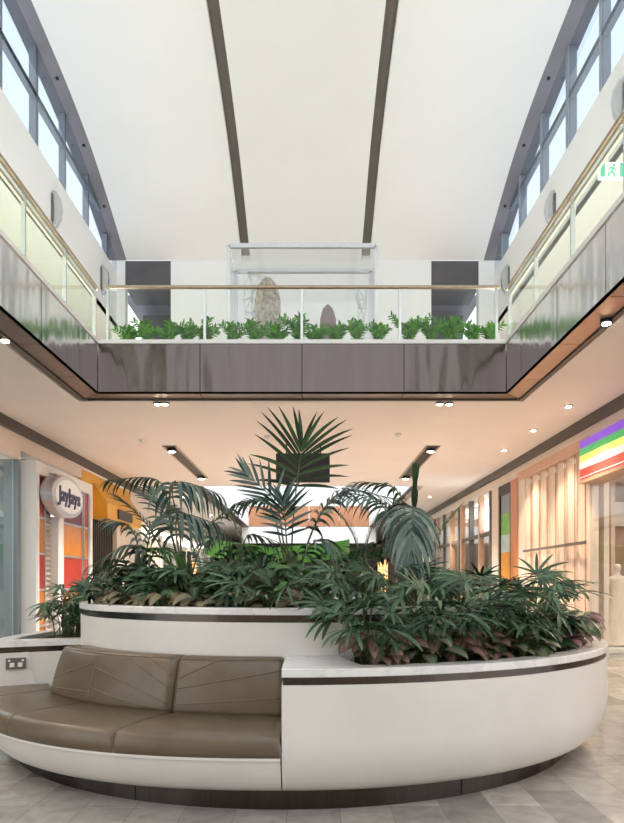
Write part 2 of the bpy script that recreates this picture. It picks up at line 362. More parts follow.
# clerestory windows and the white bulkheads beneath them
def clerestory(n, X, sgn, side):
    zs = 10.39; zt_ = 11.4; y0, y1 = -3., 19.5
    t = .12
    mb = MB(); v = []; f = []; N = 80
    for i in range(N + 1):
        y = y0 + (y1 - y0) * i / N; v += [(X, y, zs), (X, y, vz(y) + .05)]
        if i < N: f.append((2 * i, 2 * i + 1, 2 * i + 3, 2 * i + 2))
    mb.add(v, f); root = mb.build('window_' + str(n), M['wglass'], fix=False); root['kind'] = 'structure'
    for k, y in enumerate([12.3 + 1.6 * j for j in range(-6, 5)]):
        wide = (k % 3 == 1)
        m_ = MB(); ww = .07 if wide else .045
        m_.box(min(X - .02, X + sgn * .16), max(X - .02, X + sgn * .16), y - ww, y + ww, zs, vz(y + .1) + .02)
        m_.build('mullion', M['frame'], root)
    m_ = MB(); m_.box(min(X, X + sgn * .12), max(X, X + sgn * .12), y0, y1, zt_ - .06, zt_ + .06); m_.build('transom', M['frame'], root)
    zb = 8.75
    mb = MB(); mb.box(min(X - sgn * .0, X + sgn * .25), max(X, X + sgn * .25), y0, y1 + .3, zb, zs)
    struct('wall_upper_' + side, mb, M['white'])
    mb = MB(); mb.box(min(X, X + sgn * 3.6), max(X, X + sgn * 3.6), y0, 24, zb - .02, zb + .15)
    struct('ceiling_gallery_' + side, mb, M['white'])
    mb = MB(); xw = X + sgn * 3.2
    mb.box(min(xw, xw + sgn * .2), max(xw, xw + sgn * .2), y0, 24, 5.6, zb)
    struct('wall_gallery_' + side, mb, M['limes'] if sgn < 0 else M['cream'])
    for y in (4.8, 8.1, 11.4, 14.7, 18.1):
        # curved wall light: half ellipse shell standing off the bulkhead
        r_ = empty('wall_light', (X, y, 9.55), 'grey curved wall light on the %s white bulkhead, %s' % (side, {4.8: 'nearest to the camera', 8.1: 'second from the camera', 11.4: 'third from the camera', 14.7: 'fourth from the camera', 18.1: 'farthest, by the bridge corner'}[y]), 'wall light', 'curved wall lights under the clerestory')
        b = MB(); pr = [(0, -.4), (.09, -.36), (.17, -.22), (.2, 0), (.17, .22), (.09, .36), (0, .4)]
        b.prism([(X - sgn * r, 9.55 + z) for r, z in pr], 'y', y - .06, y + .06); b.build('shade', M['alu'], r_, bevel=.01)
        MB().box(X - .03, X + .03, y - .12, y + .12, 9.25, 9.85).build('back_plate', M['slot'], r_)
clerestory(1, -5.6, -1, 'left')
clerestory(2, 5.23, 1, 'right')

# recessed dark slots beside the windows: little downlights in the grey edge
k = 0
for sx, side in ((-5.47, 'left'), (5.08, 'right')):
    for y in (12.6, 14.6, 16.3, 17.9):
        b = MB(); b.lathe((sx, y, vz(y) - .03), [(.035, 0), (.035, .05)], 12)
        tag(b.build('downlight', M['black']), 'tiny dark downlight in the grey ceiling edge above the %s windows, %s from the camera' % (side, ORD[int((y - 12.6) / 1.7 + .5)]), 'downlight', 'downlights in the ceiling edge')
# upper gallery: dark framed openings seen through the balustrades
for (nm, x0, x1, y0, y1, z0, z1) in (('trim_1', 8.3, 8.42, 9, 13, 6.6, 7.5), ('trim_2', -8.82, -8.7, 7, 14, 7.2, 7.8)):
    struct(nm, MB().box(x0, x1, y0, y1, z0, z1), M['dkgrey'])
for y0, L_, nm in ((10.2, 2.2, 'nearer the camera'), (13.4, 2.2, 'nearer the bridge corner')):
    r_ = empty('ceiling_light_slot', (6.7, y0, 8.7), 'black slot with a bright lamp in the right gallery ceiling, ' + nm, 'ceiling light', 'slots in the right gallery ceiling')
    MB().box(6.5, 6.85, y0, y0 + L_, 8.66, 8.74).build('housing', M['black'], r_)
    MB().lathe((6.67, y0 + 1.7, 8.62), [(.1, 0), (.1, .06)], 14).build('lamp_lens', M['lamp'], r_)
r_ = empty('exit_sign', (4.6, 10.2, 7.56), 'green and white exit sign with a running figure, behind the right glass balustrade', 'exit sign')
MB().box(4.31, 4.92, 10.2, 10.26, 7.56, 7.80).build('sign_box', M['s_white'], r_)
MB().box(4.325, 4.39, 10.185, 10.2, 7.58, 7.78).build('green_panel', M['exitg'], r_); MB().box(4.62, 4.90, 10.185, 10.2, 7.58, 7.78).build('green_panel', M['exitg'], r_)
b = MB(); q = lambda x, z: (4.5 + x, 10.19, 7.67 + z)
b.tube([q(.01, .04), q(-.01, -.02), q(-.05, -.04), q(-.06, -.08)], .013, 5); b.tube([q(-.01, -.02), q(.03, -.05), q(.03, -.09)], .013, 5); b.tube([q(-.05, .0), q(-.04, .04), q(.01, .04), q(.05, .01)], .011, 5)
b.lathe(q(.025, .055), [(.0, 0), (.02, .01), (.02, .03), (0, .04)], 8)
b.build('running_figure', M['exitg'], r_)
MB().tube([(4.88, 10.235, 7.79), (5.1, 10.235, 7.95), (5.32, 10.235, 8.4), (5.34, 10.235, 8.74)], .015).build('arm', M['alu'], r_)

# ------------------------------------------------------------------ balcony fascias, curbs and undersides
def fascia(name, label, axis, c, cuts, out):
    # axis 'y': runs along y at x = c; 'x': runs along x at y = c; out = +1/-1 direction pointing away from the void
    mid = (cuts[0] + cuts[-1]) / 2
    root = empty(name, (c, mid, ZF0) if axis == 'y' else (mid, c, ZF0), label, 'fascia', 'steel clad fascias round the void')
    def bx(a0, a1, d0, d1, z0, z1):
        d0, d1 = sorted((c + out * d0, c + out * d1)); b = MB()
        return b.box(d0, d1, a0, a1, z0, z1) if axis == 'y' else b.box(a0, a1, d0, d1, z0, z1)
    for i in range(len(cuts) - 1):
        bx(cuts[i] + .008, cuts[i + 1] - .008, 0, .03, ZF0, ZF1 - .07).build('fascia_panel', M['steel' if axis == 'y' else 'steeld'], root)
        # sloped underside strip, mitred where it meets the bridge
        a0, a1 = cuts[i] + .008, cuts[i + 1] - .008
        b0, b1 = a0, a1
        if axis == 'y' and i == len(cuts) - 2: b1 += .33
        if axis == 'x':
            if i == 0: b0 -= .33
            if i == len(cuts) - 2: b1 += .33
        v = []
        for (d, z) in ((0, ZF0), (.33, ZF0 - .0)):
            for zz in (z, z + .03):
                aa0, aa1 = (a0, a1) if d == 0 else (b0, b1)
                for a in (aa0, aa1): v.append((c + out * d, a, zz) if axis == 'y' else (a, c + out * d, zz))
        b = MB(); b.add(v, [(0, 1, 5, 4), (2, 6, 7, 3), (0, 2, 3, 1), (4, 5, 7, 6), (0, 4, 6, 2), (1, 3, 7, 5)])
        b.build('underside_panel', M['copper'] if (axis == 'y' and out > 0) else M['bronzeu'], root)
    bx(cuts[0], cuts[-1] + (.0 if axis == 'y' else 0), .03, .14, ZF0 + .05, ZF1 - .07).build('backing', M['trim'], root)
    bx(cuts[0], cuts[-1], -.02, .13, ZF1 - .07, ZF1).build('curb', M['white'], root)
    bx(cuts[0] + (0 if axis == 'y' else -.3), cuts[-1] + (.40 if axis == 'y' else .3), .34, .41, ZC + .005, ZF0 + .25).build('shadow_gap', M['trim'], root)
    return root
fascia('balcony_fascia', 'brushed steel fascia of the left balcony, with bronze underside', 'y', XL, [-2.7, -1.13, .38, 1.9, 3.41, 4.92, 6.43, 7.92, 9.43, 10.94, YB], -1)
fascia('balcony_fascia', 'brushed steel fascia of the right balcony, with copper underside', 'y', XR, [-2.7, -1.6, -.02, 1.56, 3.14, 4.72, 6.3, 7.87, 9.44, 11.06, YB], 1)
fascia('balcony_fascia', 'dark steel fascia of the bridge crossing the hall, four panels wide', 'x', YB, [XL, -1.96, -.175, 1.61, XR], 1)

def balustrade(label, axis, c, posts, out):
    mid = (posts[0] + posts[-1]) / 2; z0 = ZF1; z1 = 6.66; cc = c + out * .06
    root = empty('glass_balustrade', (cc, mid, z0) if axis == 'y' else (mid, cc, z0), label, 'balustrade', 'glass balustrades round the void')
    def bx(a0, a1, w, z0, z1, o=0.):
        b = MB(); d0, d1 = cc + o - w, cc + o + w
        return b.box(d0, d1, a0, a1, z0, z1) if axis == 'y' else b.box(a0, a1, d0, d1, z0, z1)
    for p in posts: bx(p - .022, p + .022, .03, z0, z1, out * .03).build('post', M['alu'], root, bevel=.004)
    for i in range(len(posts) - 1): bx(posts[i] + .024, posts[i + 1] - .024, .006, z0 + .03, z1 - .03).build('glass_panel', M['gglass'] if axis == 'y' else M['glass'], root)
    bx(posts[0] - .03, posts[-1] + .05, .035, z1, z1 + .05).build('handrail', M['rail'], root, bevel=.012)
    if axis == 'y': bx(posts[0], posts[-1], .018, z1 - .1, z1 - .05, out * .05).build('lower_rail', M['rail'], root)
balustrade('green tinted glass balustrade along the left balcony with bronze handrail', 'y', XL, [-1.45, .05, 1.55, 3.05, 4.55, 6.05, 7.55, 9.05, 10.55, 12.0], -1)
balustrade('green tinted glass balustrade along the right balcony with bronze handrail', 'y', XR, [-1.45, .05, 1.55, 3.05, 4.55, 6.05, 7.55, 9.1, 10.6, 12.0], 1)
balustrade('clear glass balustrade along the bridge, above the strip of plants', 'x', YB, [-3.6, -1.89, -.18, 1.55, 3.25], 1)
b = MB(); b.box(XL + .1, XR - .1, YB + .15, YB + .6, 5.6, 5.72); pl = b.build('planting_trough', M['soil']); tag(pl, 'long low soil trough on the bridge behind the glass balustrade', 'planter')

# spotlights under the edges of the void
def spot_fix(x, y, z, label, group, power=60, aim=(0, 0, -1)):
    r_ = empty('spotlight', (x, y, z), label, 'spotlight', group)
    MB().lathe((x, y, z - .05), [(.075, 0), (.075, .05), (.05, .06)], 18).build('housing', M['black'], r_)
    MB().lathe((x, y, z - .062), [(.052, 0), (.052, .012)], 18).build('lens', M['lamp'], r_)
    l = bpy.data.lights.new('spot', 'SPOT'); l.energy = power; l.color = (1, .80, .58); l.spot_size = math.radians(95); l.spot_blend = .7; l.shadow_soft_size = .05
    o = bpy.data.objects.new('spot_lamp', l); col.objects.link(o); o.parent = r_; o.location = (0, 0, -.09)
    return r_
for i, X in enumerate((-2.82, -2.68, 2.33, 2.5)):
    spot_fix(X, YB + .5, ZC + .02, ('left lamp' if i % 2 == 0 else 'right lamp') + ' of the pair of small spotlights under the bridge, ' + ('left' if i < 2 else 'right') + ' side', 'spotlights under the bridge', 25)
spot_fix(XL - .42, 9.25, ZC + .06, 'round lit spotlight under the left balcony edge', 'spotlights under the side balconies', 40)
spot_fix(XR + .3, 8.55, ZF0 - .0, 'round lit spotlight under the right balcony edge', 'spotlights under the side balconies', 40)

# track slots in the ceiling behind the bridge
for sx, side in ((-3.42, 'left'), (2.9, 'right')):
    r_ = empty('light_trough', (sx, 18.7, ZC), 'narrow dark recessed light trough in the blush ceiling, %s of the palms' % side, 'light trough', 'recessed light troughs')
    b = MB(); b.box(sx - .13, sx + .13, 16.3, 21.3, ZC - .012, ZC + .003); b.build('trough', M['dshut'], r_)
    for s in (-1, 1): MB().box(sx + s * .15 - .02, sx + s * .15 + .02, 16.28, 21.32, ZC - .03, ZC).build('trough_edge', M['rail'], r_)
    for y in (16.6, 21.0):
        MB().lathe((sx, y, ZC - .09), [(.11, 0), (.11, .07)], 16).build('lamp_housing', M['black'], r_)
        MB().lathe((sx, y, ZC - .1), [(.085, 0), (.085, .012)], 16).build('lamp_lens', M['lamp'], r_)
        l = bpy.data.lights.new('spot', 'SPOT'); l.energy = 1100; l.color = (1, .85, .72); l.spot_size = math.radians(110); l.spot_blend = .8
        o = bpy.data.objects.new('trough_lamp', l); col.objects.link(o); o.parent = r_; o.location = (0, y - 18.7, -.12)
for i, (x, y, t) in enumerate(((-3.9, 15.6, 'left'), (-1.0, 15.2, 'middle'), (1.9, 15.0, 'right'))):
    b = MB(); b.lathe((x, y, ZC - .06), [(.03, 0), (.06, .03), (.08, .06)], 14)
    tag(b.build('smoke_detector', M['alu']), 'small smoke detector on the blush ceiling, %s one of the row' % t, 'smoke detector', 'smoke detectors')
for y_, t_ in ((12.6, 'nearest the rainbow sign'), (14.6, 'above the folding screen'), (16.8, 'nearest the orange column')):
    spot_fix(4.75, y_, ZC + .03, 'round downlight in the right walkway ceiling, ' + t_, 'downlights over the right shops', 260)  # downlights added to brighten the folding screen and nearby shopfronts
for x_, y_ in ((-4.9, 26), (-4.9, 33), (4.5, 26), (4.5, 33)):
    spot_fix(x_, y_, ZC + .03, 'round downlight over the far %s walkway, %s the tall palm' % ('left' if x_ < 0 else 'right', 'nearer to' if y_ < 30 else 'farther from'), 'downlights over the far walkways', 500)  # fixtures added to lift the dim far side ceilings
# hanging screen behind the palm
r_ = empty('hanging_screen', (-.21, 16, 3.85), 'black rectangular screen hanging from the ceiling behind the tallest palm', 'screen')
MB().box(-.85, .42, 16, 16.1, 3.85, 4.53).build('screen_case', M['black'], r_, bevel=.01)
for x in (-.6, .2): MB().tube([(x, 16.05, 4.53), (x, 16.05, ZC)], .02).build('hanger', M['black'], r_)

# ------------------------------------------------------------------ left shopfronts (wall plane SL)
mb = MB(); mb.box(SL - .3, SL, -3, 18.0, 4.25, ZC); mb.box(SL - .3, SL, 23.3, 60, 0, ZC)
struct('wall_left', mb, M['cream'])
struct('trim_3', MB().box(SL - .02, SL + .10, -3, 60, ZC - .2, ZC + .001), M['trim'])
struct('trim_4', MB().box(SR - .10, SR + .02, -3, 60, ZC - .2, ZC + .001), M['trim'])
# first shop: glass front
r_ = empty('shopfront', (SL, 11, 0), 'glazed shopfront with pale frame at the left edge, beside the white portal', 'shopfront')
b = MB(); b.box(SL - .12, SL + .02, 3, 14.2, 4.05, 4.26); b.build('frame_head', M['cream'], r_)
MB().box(SL - .1, SL + .0, 14.1, 14.25, 0, 4.05).build('frame_post', M['bluegrey'], r_)
MB().box(SL - .1, SL + .0, 11.0, 11.08, 0, 4.05).build('frame_post', M['bluegrey'], r_)
MB().box(SL - .05, SL - .04, 3, 14.1, .1, 4.05).build('glass_panel', M['sglass'], r_)
MB().box(SL - .1, SL, 3, 14.1, 0, .1).build('sill', M['alu'], r_)
struct('wall_shop_left', MB().box(-9.6, -9.4, 3, 18, 0, 4.25).box(-9.4, SL - .32, 15.2, 15.3, 0, 4.25), M['bluegrey'])
for i, (z, n_) in enumerate(((.9, 'lowest'), (1.9, 'middle'), (2.9, 'highest'))):
    tag(MB().box(-9.2, -8.6, 9, 15, z, z + .06).build('shelf', M['white']), 'white shelf inside the left glazed shop, the %s of three' % n_, 'shelf')
tag(MB().lathe((-6.45, 13.75, 0), [(.16, 0), (.16, .2), (.1, .28), (.1, .34), (.0, .35)], 16).build('green_tub', M['fresh']), 'small lime green tub standing inside the left shop window', 'tub')
tag(MB().box(-8.2, -7.0, 11.0, 12.6, 0, 1.0).build('display_counter', M['white'], bevel=.03), 'white display counter inside the left glazed shop', 'counter')

# portal of the second shop
r_ = empty('shop_portal', (-5.95, 16.1, 0), 'white portal shopfront with red and orange panels and roller shutter', 'shopfront')
P0, P1, PX = 14.3, 17.97, -5.8
b = MB(); b.box(SL - .2, PX, P0, P0 + .17, 0, 4.06); b.box(SL - .2, PX, P1 - .17, P1, 0, 4.06); b.box(SL - .2, PX, P0 + .17, P1 - .17, 3.80, 4.06); b.build('portal_frame', M['white'], r_)
rows = [0.02, .55, 1.33, 2.11, 2.89, 3.8]
def tiles(y0, y1, cols, x=-5.86):
    for i, c in enumerate(cols): MB().box(x - .05, x, y0 + .01, y1 - .01, rows[i] + .02, rows[i + 1] - .02).build('colour_panel', M[c], r_)
    b = MB(); b.box(x - .05, x + .02, y0 - .02, y0 + .02, 0, 3.8); b.box(x - .05, x + .02, y1 - .02, y1 + .02, 0, 3.8)
    for z in rows[1:-1]: b.box(x - .05, x + .02, y0, y1, z - .025, z + .025)
    b.build('mullion_grid', M['silver'], r_)
tiles(14.5, 14.9, ['orange', 'orange', 'red', 'orange', 'red'])
tiles(16.0, 17.32, ['orange', 'orange', 'red', 'orange', 'maroon'])
tiles(17.42, 17.78, ['red', 'orange', 'red', 'orange', 'red'])
MB().box(-6.2, -5.84, 15.66, 15.98, 0, 3.0).build('white_pier', M['white'], r_)
MB().box(-5.84, -5.80, 15.90, 15.94, 1.2, 1.45).build('door_lock', M['black'], r_)
MB().box(-6.25, -6.15, 14.9, 16.0, 3.0, 3.8).build('header', M['maroon'], r_)
sh = MB(); 
for k_ in range(26): sh.prism([(-6.05, .02 + k_ * .115), (-5.99, .06 + k_ * .115), (-6.05, .125 + k_ * .115)], 'y', 14.92, 15.66)
sh.box(-6.1, -6.05, 14.92, 15.66, 0, 3.05)
sh.build('roller_shutter', M['shutter'], r_)
# oval projecting sign
r_ = empty('oval_sign', (-5.55, 15.4, 3.42), 'oval silver sign lettered Jay Jays mounted on the white portal', 'sign')
def ov(a, b_, x0, x1, n=48):
    mb = MB(); v = [(x, 15.4 + a * math.cos(2 * PI * i / n), 3.42 + b_ * math.sin(2 * PI * i / n)) for x in (x0, x1) for i in range(n)]
    return mb.add(v, [(i, (i + 1) % n, n + (i + 1) % n, n + i) for i in range(n)] + [tuple(range(n))[::-1], tuple(range(n, 2 * n))])
ov(.98, .47, -5.78, -5.5).build('casing', M['silver'], r_, bevel=.03)
ov(.84, .37, -5.5, -5.485).build('face', M['signface'], r_)
cu = bpy.data.curves.new('t', 'FONT'); cu.body = 'JayJays'; cu.size = .46; cu.extrude = .012; cu.offset = .008; cu.align_x = 'CENTER'; cu.align_y = 'CENTER'
to = bpy.data.objects.new('t', cu); col.objects.link(to); bpy.context.view_layer.update()
me = bpy.data.meshes.new_from_object(to.evaluated_get(bpy.context.evaluated_depsgraph_get())); bpy.data.objects.remove(to)
me.materials.clear(); me.materials.append(M['navy'])
lt = bpy.data.objects.new('lettering', me); col.objects.link(lt); lt.parent = r_; lt.location = (.075, 0, 0); lt.rotation_euler = (PI / 2, 0, PI / 2); lt.scale = (1.12, 1.0, 1)
for y in (15.0, 15.8): MB().tube([(-5.64, y, 3.8), (-5.64, y, 3.86), (-5.84, y, 3.9)], .02).build('bracket', M['silver'], r_)

# yellow shop
r_ = empty('yellow_shopfront', (-6.1, 20.6, 0), 'mustard yellow shopfront with dark grille, beyond the white portal', 'shopfront')
MB().box(SL - .3, SL - .02, 18.0, 23.0, 3.3, 4.52).build('yellow_wall', M['yellow'], r_)
MB().prism([(SL - .02, 4.3), (-5.72, 3.72), (-5.72, 3.28), (SL - .02, 3.28)], 'y', 19.0, 22.8).build('yellow_canopy', M['yellow'], r_)
MB().box(-5.72, -5.67, 20.0, 21.5, 3.36, 3.64).build('sign_plate', M['dshut'], r_)
b = MB()
for k_ in range(18): b.box(SL - .12, SL - .06, 18.05 + k_ * .17, 18.13 + k_ * .17, 0, 3.28)
b.box(SL - .2, SL - .13, 18, 21.2, 0, 3.28)
b.build('grille', M['dshut'], r_)
MB().box(SL - .3, SL + .02, 21.2, 23.3, 0, 3.28).build('pier', M['cream'], r_)
MB().box(SL - .3, SL + .02, 22.8, 23.3, 3.28, 4.52).build('end_pier', M['cream'], r_)
for i in range(5):
    y = 24.0 + i * 3.4
    r_ = empty('shopfront', (SL, y + 1.2, 0), 'pale framed shopfront far along the left side, %s past the yellow shop' % ORD[i], 'shopfront', 'far left shopfronts')
    MB().box(SL - .02, SL + .03, y, y + 2.4, .1, 3.2).build('shop_window', M['sglass'], r_)
    MB().box(SL - .02, SL + .09, y - .12, y, 0, 3.35).build('frame_post', M['white'], r_); MB().box(SL - .02, SL + .09, y + 2.4, y + 2.52, 0, 3.35).build('frame_post', M['white'], r_)
    MB().box(SL - .02, SL + .12, y, y + 2.4, 3.2, 3.5).build('lit_sign_band', M['downl'], r_)

# ------------------------------------------------------------------ right shopfronts (plane SR)
mb = MB(); mb.box(SR, SR + .3, -3, 60, 4.28, ZC); mb.box(SR, SR + .3, 26.6, 60, 0, 4.3); mb.box(SR + .02, SR + .3, 18.0, 18.1, 0, 4.28)
struct('wall_right', mb, M['cream'])
r_ = empty('shop_screen', (SR, 15.6, 0), 'tall champagne folding screen shopfront with vertical panels on the right', 'shopfront')
MB().box(SR - .03, SR + .28, 13.5, 18.1, 4.16, 4.4).build('bulkhead', M['rosy'], r_)
ny = 14
for k_ in range(ny):
    y = 13.55 + k_ * (17.5 - 13.55) / ny; d = (17.5 - 13.55) / ny
    sg = 1 if k_ % 2 else -1
    MB().add([(SR + .04 + sg * .02, y + .02, 0), (SR + .04 - sg * .02, y + d - .03, 0), (SR + .04 - sg * .02, y + d - .03, 4.16), (SR + .04 + sg * .02, y + .02, 4.16),
              (SR + .07 + sg * .07, y + .02, 0), (SR + .07 - sg * .07, y + d - .03, 0), (SR + .07 - sg * .07, y + d - .03, 4.16), (SR + .07 + sg * .07, y + .02, 4.16)],
             [(0, 1, 2, 3), (7, 6, 5, 4), (0, 4, 5, 1), (1, 5, 6, 2), (2, 6, 7, 3), (3, 7, 4, 0)]).build('screen_panel', M['champagne'], r_)
    b = MB(); b.box(SR + .045, SR + .16, y + d - .025, y + d + .0, 0, 4.16); b.build('panel_post', M['rosy'], r_)
MB().box(SR - .08, SR - .05, 13.5, 17.5, 2.26, 2.32).build('cross_rail', M['slot'], r_)
MB().box(SR + .3, SR + .4, 13.5, 18.1, 0, 4.2).build('backing_wall', M['cream'], r_)
MB().box(SR - .02, SR + .28, 17.5, 18.05, 0, 4.16).build('pale_pier', M['cream'], r_)
tag(MB().box(SR - .04, SR + .28, 18.08, 18.7, 0, 4.28).build('orange_column', M['orangecol']), 'flat orange column between the champagne screen and the poster window', 'column')
r_ = empty('poster_window', (SR, 19.3, 0), 'narrow shop window with a green and orange poster, beside the orange column', 'shop window')
b = MB(); b.box(SR - .02, SR + .1, 18.75, 18.85, 0, 4.28); b.box(SR - .02, SR + .1, 19.85, 19.95, 0, 4.28); b.box(SR - .02, SR + .1, 18.85, 19.85, 4.0, 4.28); b.build('window_frame', M['dshut'], r_)
for a_, c_, z0_, z1_ in ((1, 'poster_o', .4, 2.35), (2, 'poster_b', 2.35, 2.85), (3, 'poster_g', 2.85, 3.45), (4, 'bluegrey', 3.45, 4.0)):
    MB().box(SR + .02, SR + .06, 18.85, 19.85, z0_, z1_).build('poster_band', M[c_], r_)
tag(MB().box(SR - .04, SR + .28, 19.95, 20.75, 0, 4.28).build('pale_column', M['cream']), 'pale stone column between the poster window and the dark framed doors', 'column')
for i, (y0, y1) in enumerate(((20.75, 24.8), (25.2, 29.5), (30.2, 36), (37, 44))):
    r_ = empty('shopfront', (SR, (y0 + y1) / 2, 0), 'dark bronze framed glass shopfront on the right, %s beyond the pale column' % ORD[i], 'shopfront', 'far right shopfronts')
    n_ = 3
    for k_ in range(n_ + 1):
        y = y0 + (y1 - y0) * k_ / n_
        MB().box(SR - .08, SR + .08, y - .09, y + .09, 0, 4.28).build('frame_post', M['rosy'] if k_ % 2 else M['slot'], r_)
    MB().box(SR - .07, SR + .07, y0, y1, 2.95, 3.05).build('transom', M['slot'], r_)
    MB().box(SR - .01, SR + .01, y0, y1, 0, 4.28).build('glass_panel', M['sglass'], r_)
    MB().box(SR + 1.8, SR + 1.9, y0 - .1, y1 + .1, 0, 4.28).build('back_wall', M['backw'], r_)
    MB().box(SR + .3, SR + 1.5, y0 + .3, y1 - .3, 4.2, 4.24).build('lit_ceiling_panel', M['downl'], r_)
MB()
tag(MB().box(SR + .2, SR + .25, 21.6, 23.0, 3.2, 3.95).build('lit_screen', M['screen']), 'glaring white lit screen high in the dark framed shop window', 'screen')  # plain white emissive panel
# rainbow sign and corner shop
r_ = empty('rainbow_sign', (SR, 12, 3.57), 'rainbow striped fascia sign, purple to red, above the right shop window', 'sign')
zz = [4.33, 4.17, 4.03, 3.90, 3.76, 3.60]
for i, c_ in enumerate(('s_purple', 's_green', 's_yellow', 's_white', 's_red')):
    MB().box(SR - .10, SR - .02, 8.5, 13.72, zz[i + 1], zz[i]).build('stripe', M[c_], r_)
MB().box(SR - .10, SR - .02, 8.5, 13.72, 3.585, 3.60).build('stripe', M['s_white'], r_)
MB().box(SR - .09, SR - .02, 8.5, 13.72, 3.5, 3.585).build('bottom_stripe', M['s_red'], r_)
r_ = empty('shopfront', (SR, 11, 0), 'frameless glass shop window under the rainbow sign, with a pale interior', 'shopfront')
MB().box(SR - .01, SR + .01, 6, 13.4, .05, 3.5).build('glass_panel', M['glass'], r_)
MB().box(SR - .03, SR + .15, 13.4, 13.5, 0, 3.5).build('frame_post', M['champagne'], r_)
MB().box(SR - .2, SR + .25, 6, 13.5, 3.44, 3.5).build('head', M['rosy'], r_)
b = MB(); b.box(SR + .05, 10, 17.2, 17.3, 0, 4.2); b.box(9.9, 10, 5, 17.2, 0, 4.2)
struct('wall_shop_right', b, mat('shell pink wall', (.50, .33, .25), .5, noise=(2, .06, (1, 1, 1))))
struct('ceiling_shop_right', MB().box(SR + .05, 10, 5, 17.3, 4.0, 4.1), M['white'])
struct('trim_5', MB().box(SR + .6, 10, 17.0, 17.2, 2.9, 3.5), M['white'])
for i, x in enumerate((6.5, 7.3, 8.1, 8.9)):
    tag(MB().box(x, x + .1, 16.6, 16.7, 0, 4.0).build('fitting_rail_post', M['champagne']), 'slim champagne post in the pink shop, %s from the left' % ORD[i], 'post', 'slim posts in the pink shop')
tag(MB().box(6.05, 6.35, 15.9, 16.1, .0, 2.2).build('mirror', M['bluegrey'], bevel=.01), 'grey green mirror standing in the pink shop beside the mannequin', 'mirror')
# mannequin in a gown
r_ = empty('mannequin', (6.6, 14.7, .12), 'white mannequin in a long cream gown inside the right shop window', 'mannequin')
me = bpy.data.meshes.new('body')
J = {'pel': (0, 0, 1.0, .15), 'waist': (0, 0, 1.15, .115), 'chest': (0, 0, 1.38, .15), 'neck0': (0, 0, 1.52, .06), 'neck1': (0, 0, 1.6, .05), 'head0': (0, -.01, 1.68, .085), 'head1': (0, -.01, 1.78, .08),
     'shl': (-.17, 0, 1.47, .055), 'ell': (-.24, .02, 1.2, .042), 'hal': (-.16, -.12, 1.0, .03), 'shr': (.17, 0, 1.47, .055), 'elr': (.25, .03, 1.2, .042), 'har': (.27, -.02, .96, .03),
     'hl': (-.09, 0, .88, .1), 'kl': (-.1, 0, .48, .07), 'fl': (-.1, 0, .08, .04), 'hr': (.09, 0, .88, .1), 'kr': (.1, 0, .48, .07), 'fr': (.1, 0, .08, .04)}
ks = list(J); E = [('pel', 'waist'), ('waist', 'chest'), ('chest', 'neck0'), ('neck0', 'neck1'), ('neck1', 'head0'), ('head0', 'head1'), ('chest', 'shl'), ('shl', 'ell'), ('ell', 'hal'), ('chest', 'shr'), ('shr', 'elr'), ('elr', 'har'), ('pel', 'hl'), ('hl', 'kl'), ('kl', 'fl'), ('pel', 'hr'), ('hr', 'kr'), ('kr', 'fr')]
me.from_pydata([J[k][:3] for k in ks], [(ks.index(a), ks.index(b)) for a, b in E], [])
bo = bpy.data.objects.new('body', me); col.objects.link(bo); bo.parent = r_; me.materials.append(M['fig'])
sk = bo.modifiers.new('skin', 'SKIN')
for i, k in enumerate(ks): me.skin_vertices[0].data[i].radius = (J[k][3], J[k][3] * .85)
me.skin_vertices[0].data[0].use_root = True
bo.modifiers.new('sub', 'SUBSURF').levels = 2; bo.modifiers['sub'].render_levels = 2
b = MB(); n = 40
prof = [(.155, 1.42), (.17, 1.34), (.135, 1.16), (.17, 1.0), (.21, .7), (.27, .35), (.36, .03)]
v = []
for r, z in prof:
    for j in range(n):
        a = 2 * PI * j / n; fl = 1 + (.07 * math.sin(a * 9) if z < 1.0 else 0) * (1.05 - z)
        v.append((6.6 + r * fl * math.cos(a), 14.7 + r * .8 * fl * math.sin(a), .12 + z))
b.add(v, [(i * n + j, i * n + (j + 1) % n, (i + 1) * n + (j + 1) % n, (i + 1) * n + j) for i in range(len(prof) - 1) for j in range(n)])
b.build('gown', M['dress'], r_, smooth=True)
tag(MB().box(6.1, 7.3, 14.2, 15.3, 0, .12).build('display_plinth', M['white'], bevel=.02), 'low white plinth under the mannequin in the right shop', 'plinth')

# ------------------------------------------------------------------ far hall, seen through the palms
for sx, o_, side in ((XL, -1, 'left'), (XR, 1, 'right')):
    b = MB(); b.box(min(sx, sx + o_ * .1), max(sx, sx + o_ * .1), 23.2, 40.4, ZF0, ZF1)
    r_ = tag(b.build('balcony_fascia', M['white']), 'white fascia of the %s balcony in the far hall, beyond the palms' % side, 'fascia', 'white fascias of the far hall')
    b = MB(); b.box(min(sx, sx + o_ * .4), max(sx, sx + o_ * .12), 23.2, 40.4, ZF0 - .06, ZF0); b.build('dark_edge', M['trim'], r_)
r_ = empty('far_bridge', (-.18, 40.4, ZF0), 'far bridge clad in warm vertical timber, behind the tall palm', 'bridge')
for i in range(4):
    x0 = XL + i * (XR - XL) / 4
    MB().box(x0 + .02, x0 + (XR - XL) / 4 - .02, 40.3, 40.5, ZF0, 6.0).build('timber_panel', M['wood'], r_)
MB().box(XL, XR, 40.5, 40.52, 6.0, 6.9).build('glass_panel', M['glass'], r_)
MB().box(XL, XR, 40.45, 40.55, 6.9, 6.96).build('handrail', M['alu'], r_)
MB().box(XL - .4, XR + .4, 40.3, 40.6, 3.8, ZC).build('white_bulkhead', M['white'], r_)
struct('wall_far', MB().box(-10, 10, 60, 60.2, 0, 14), M['white'])
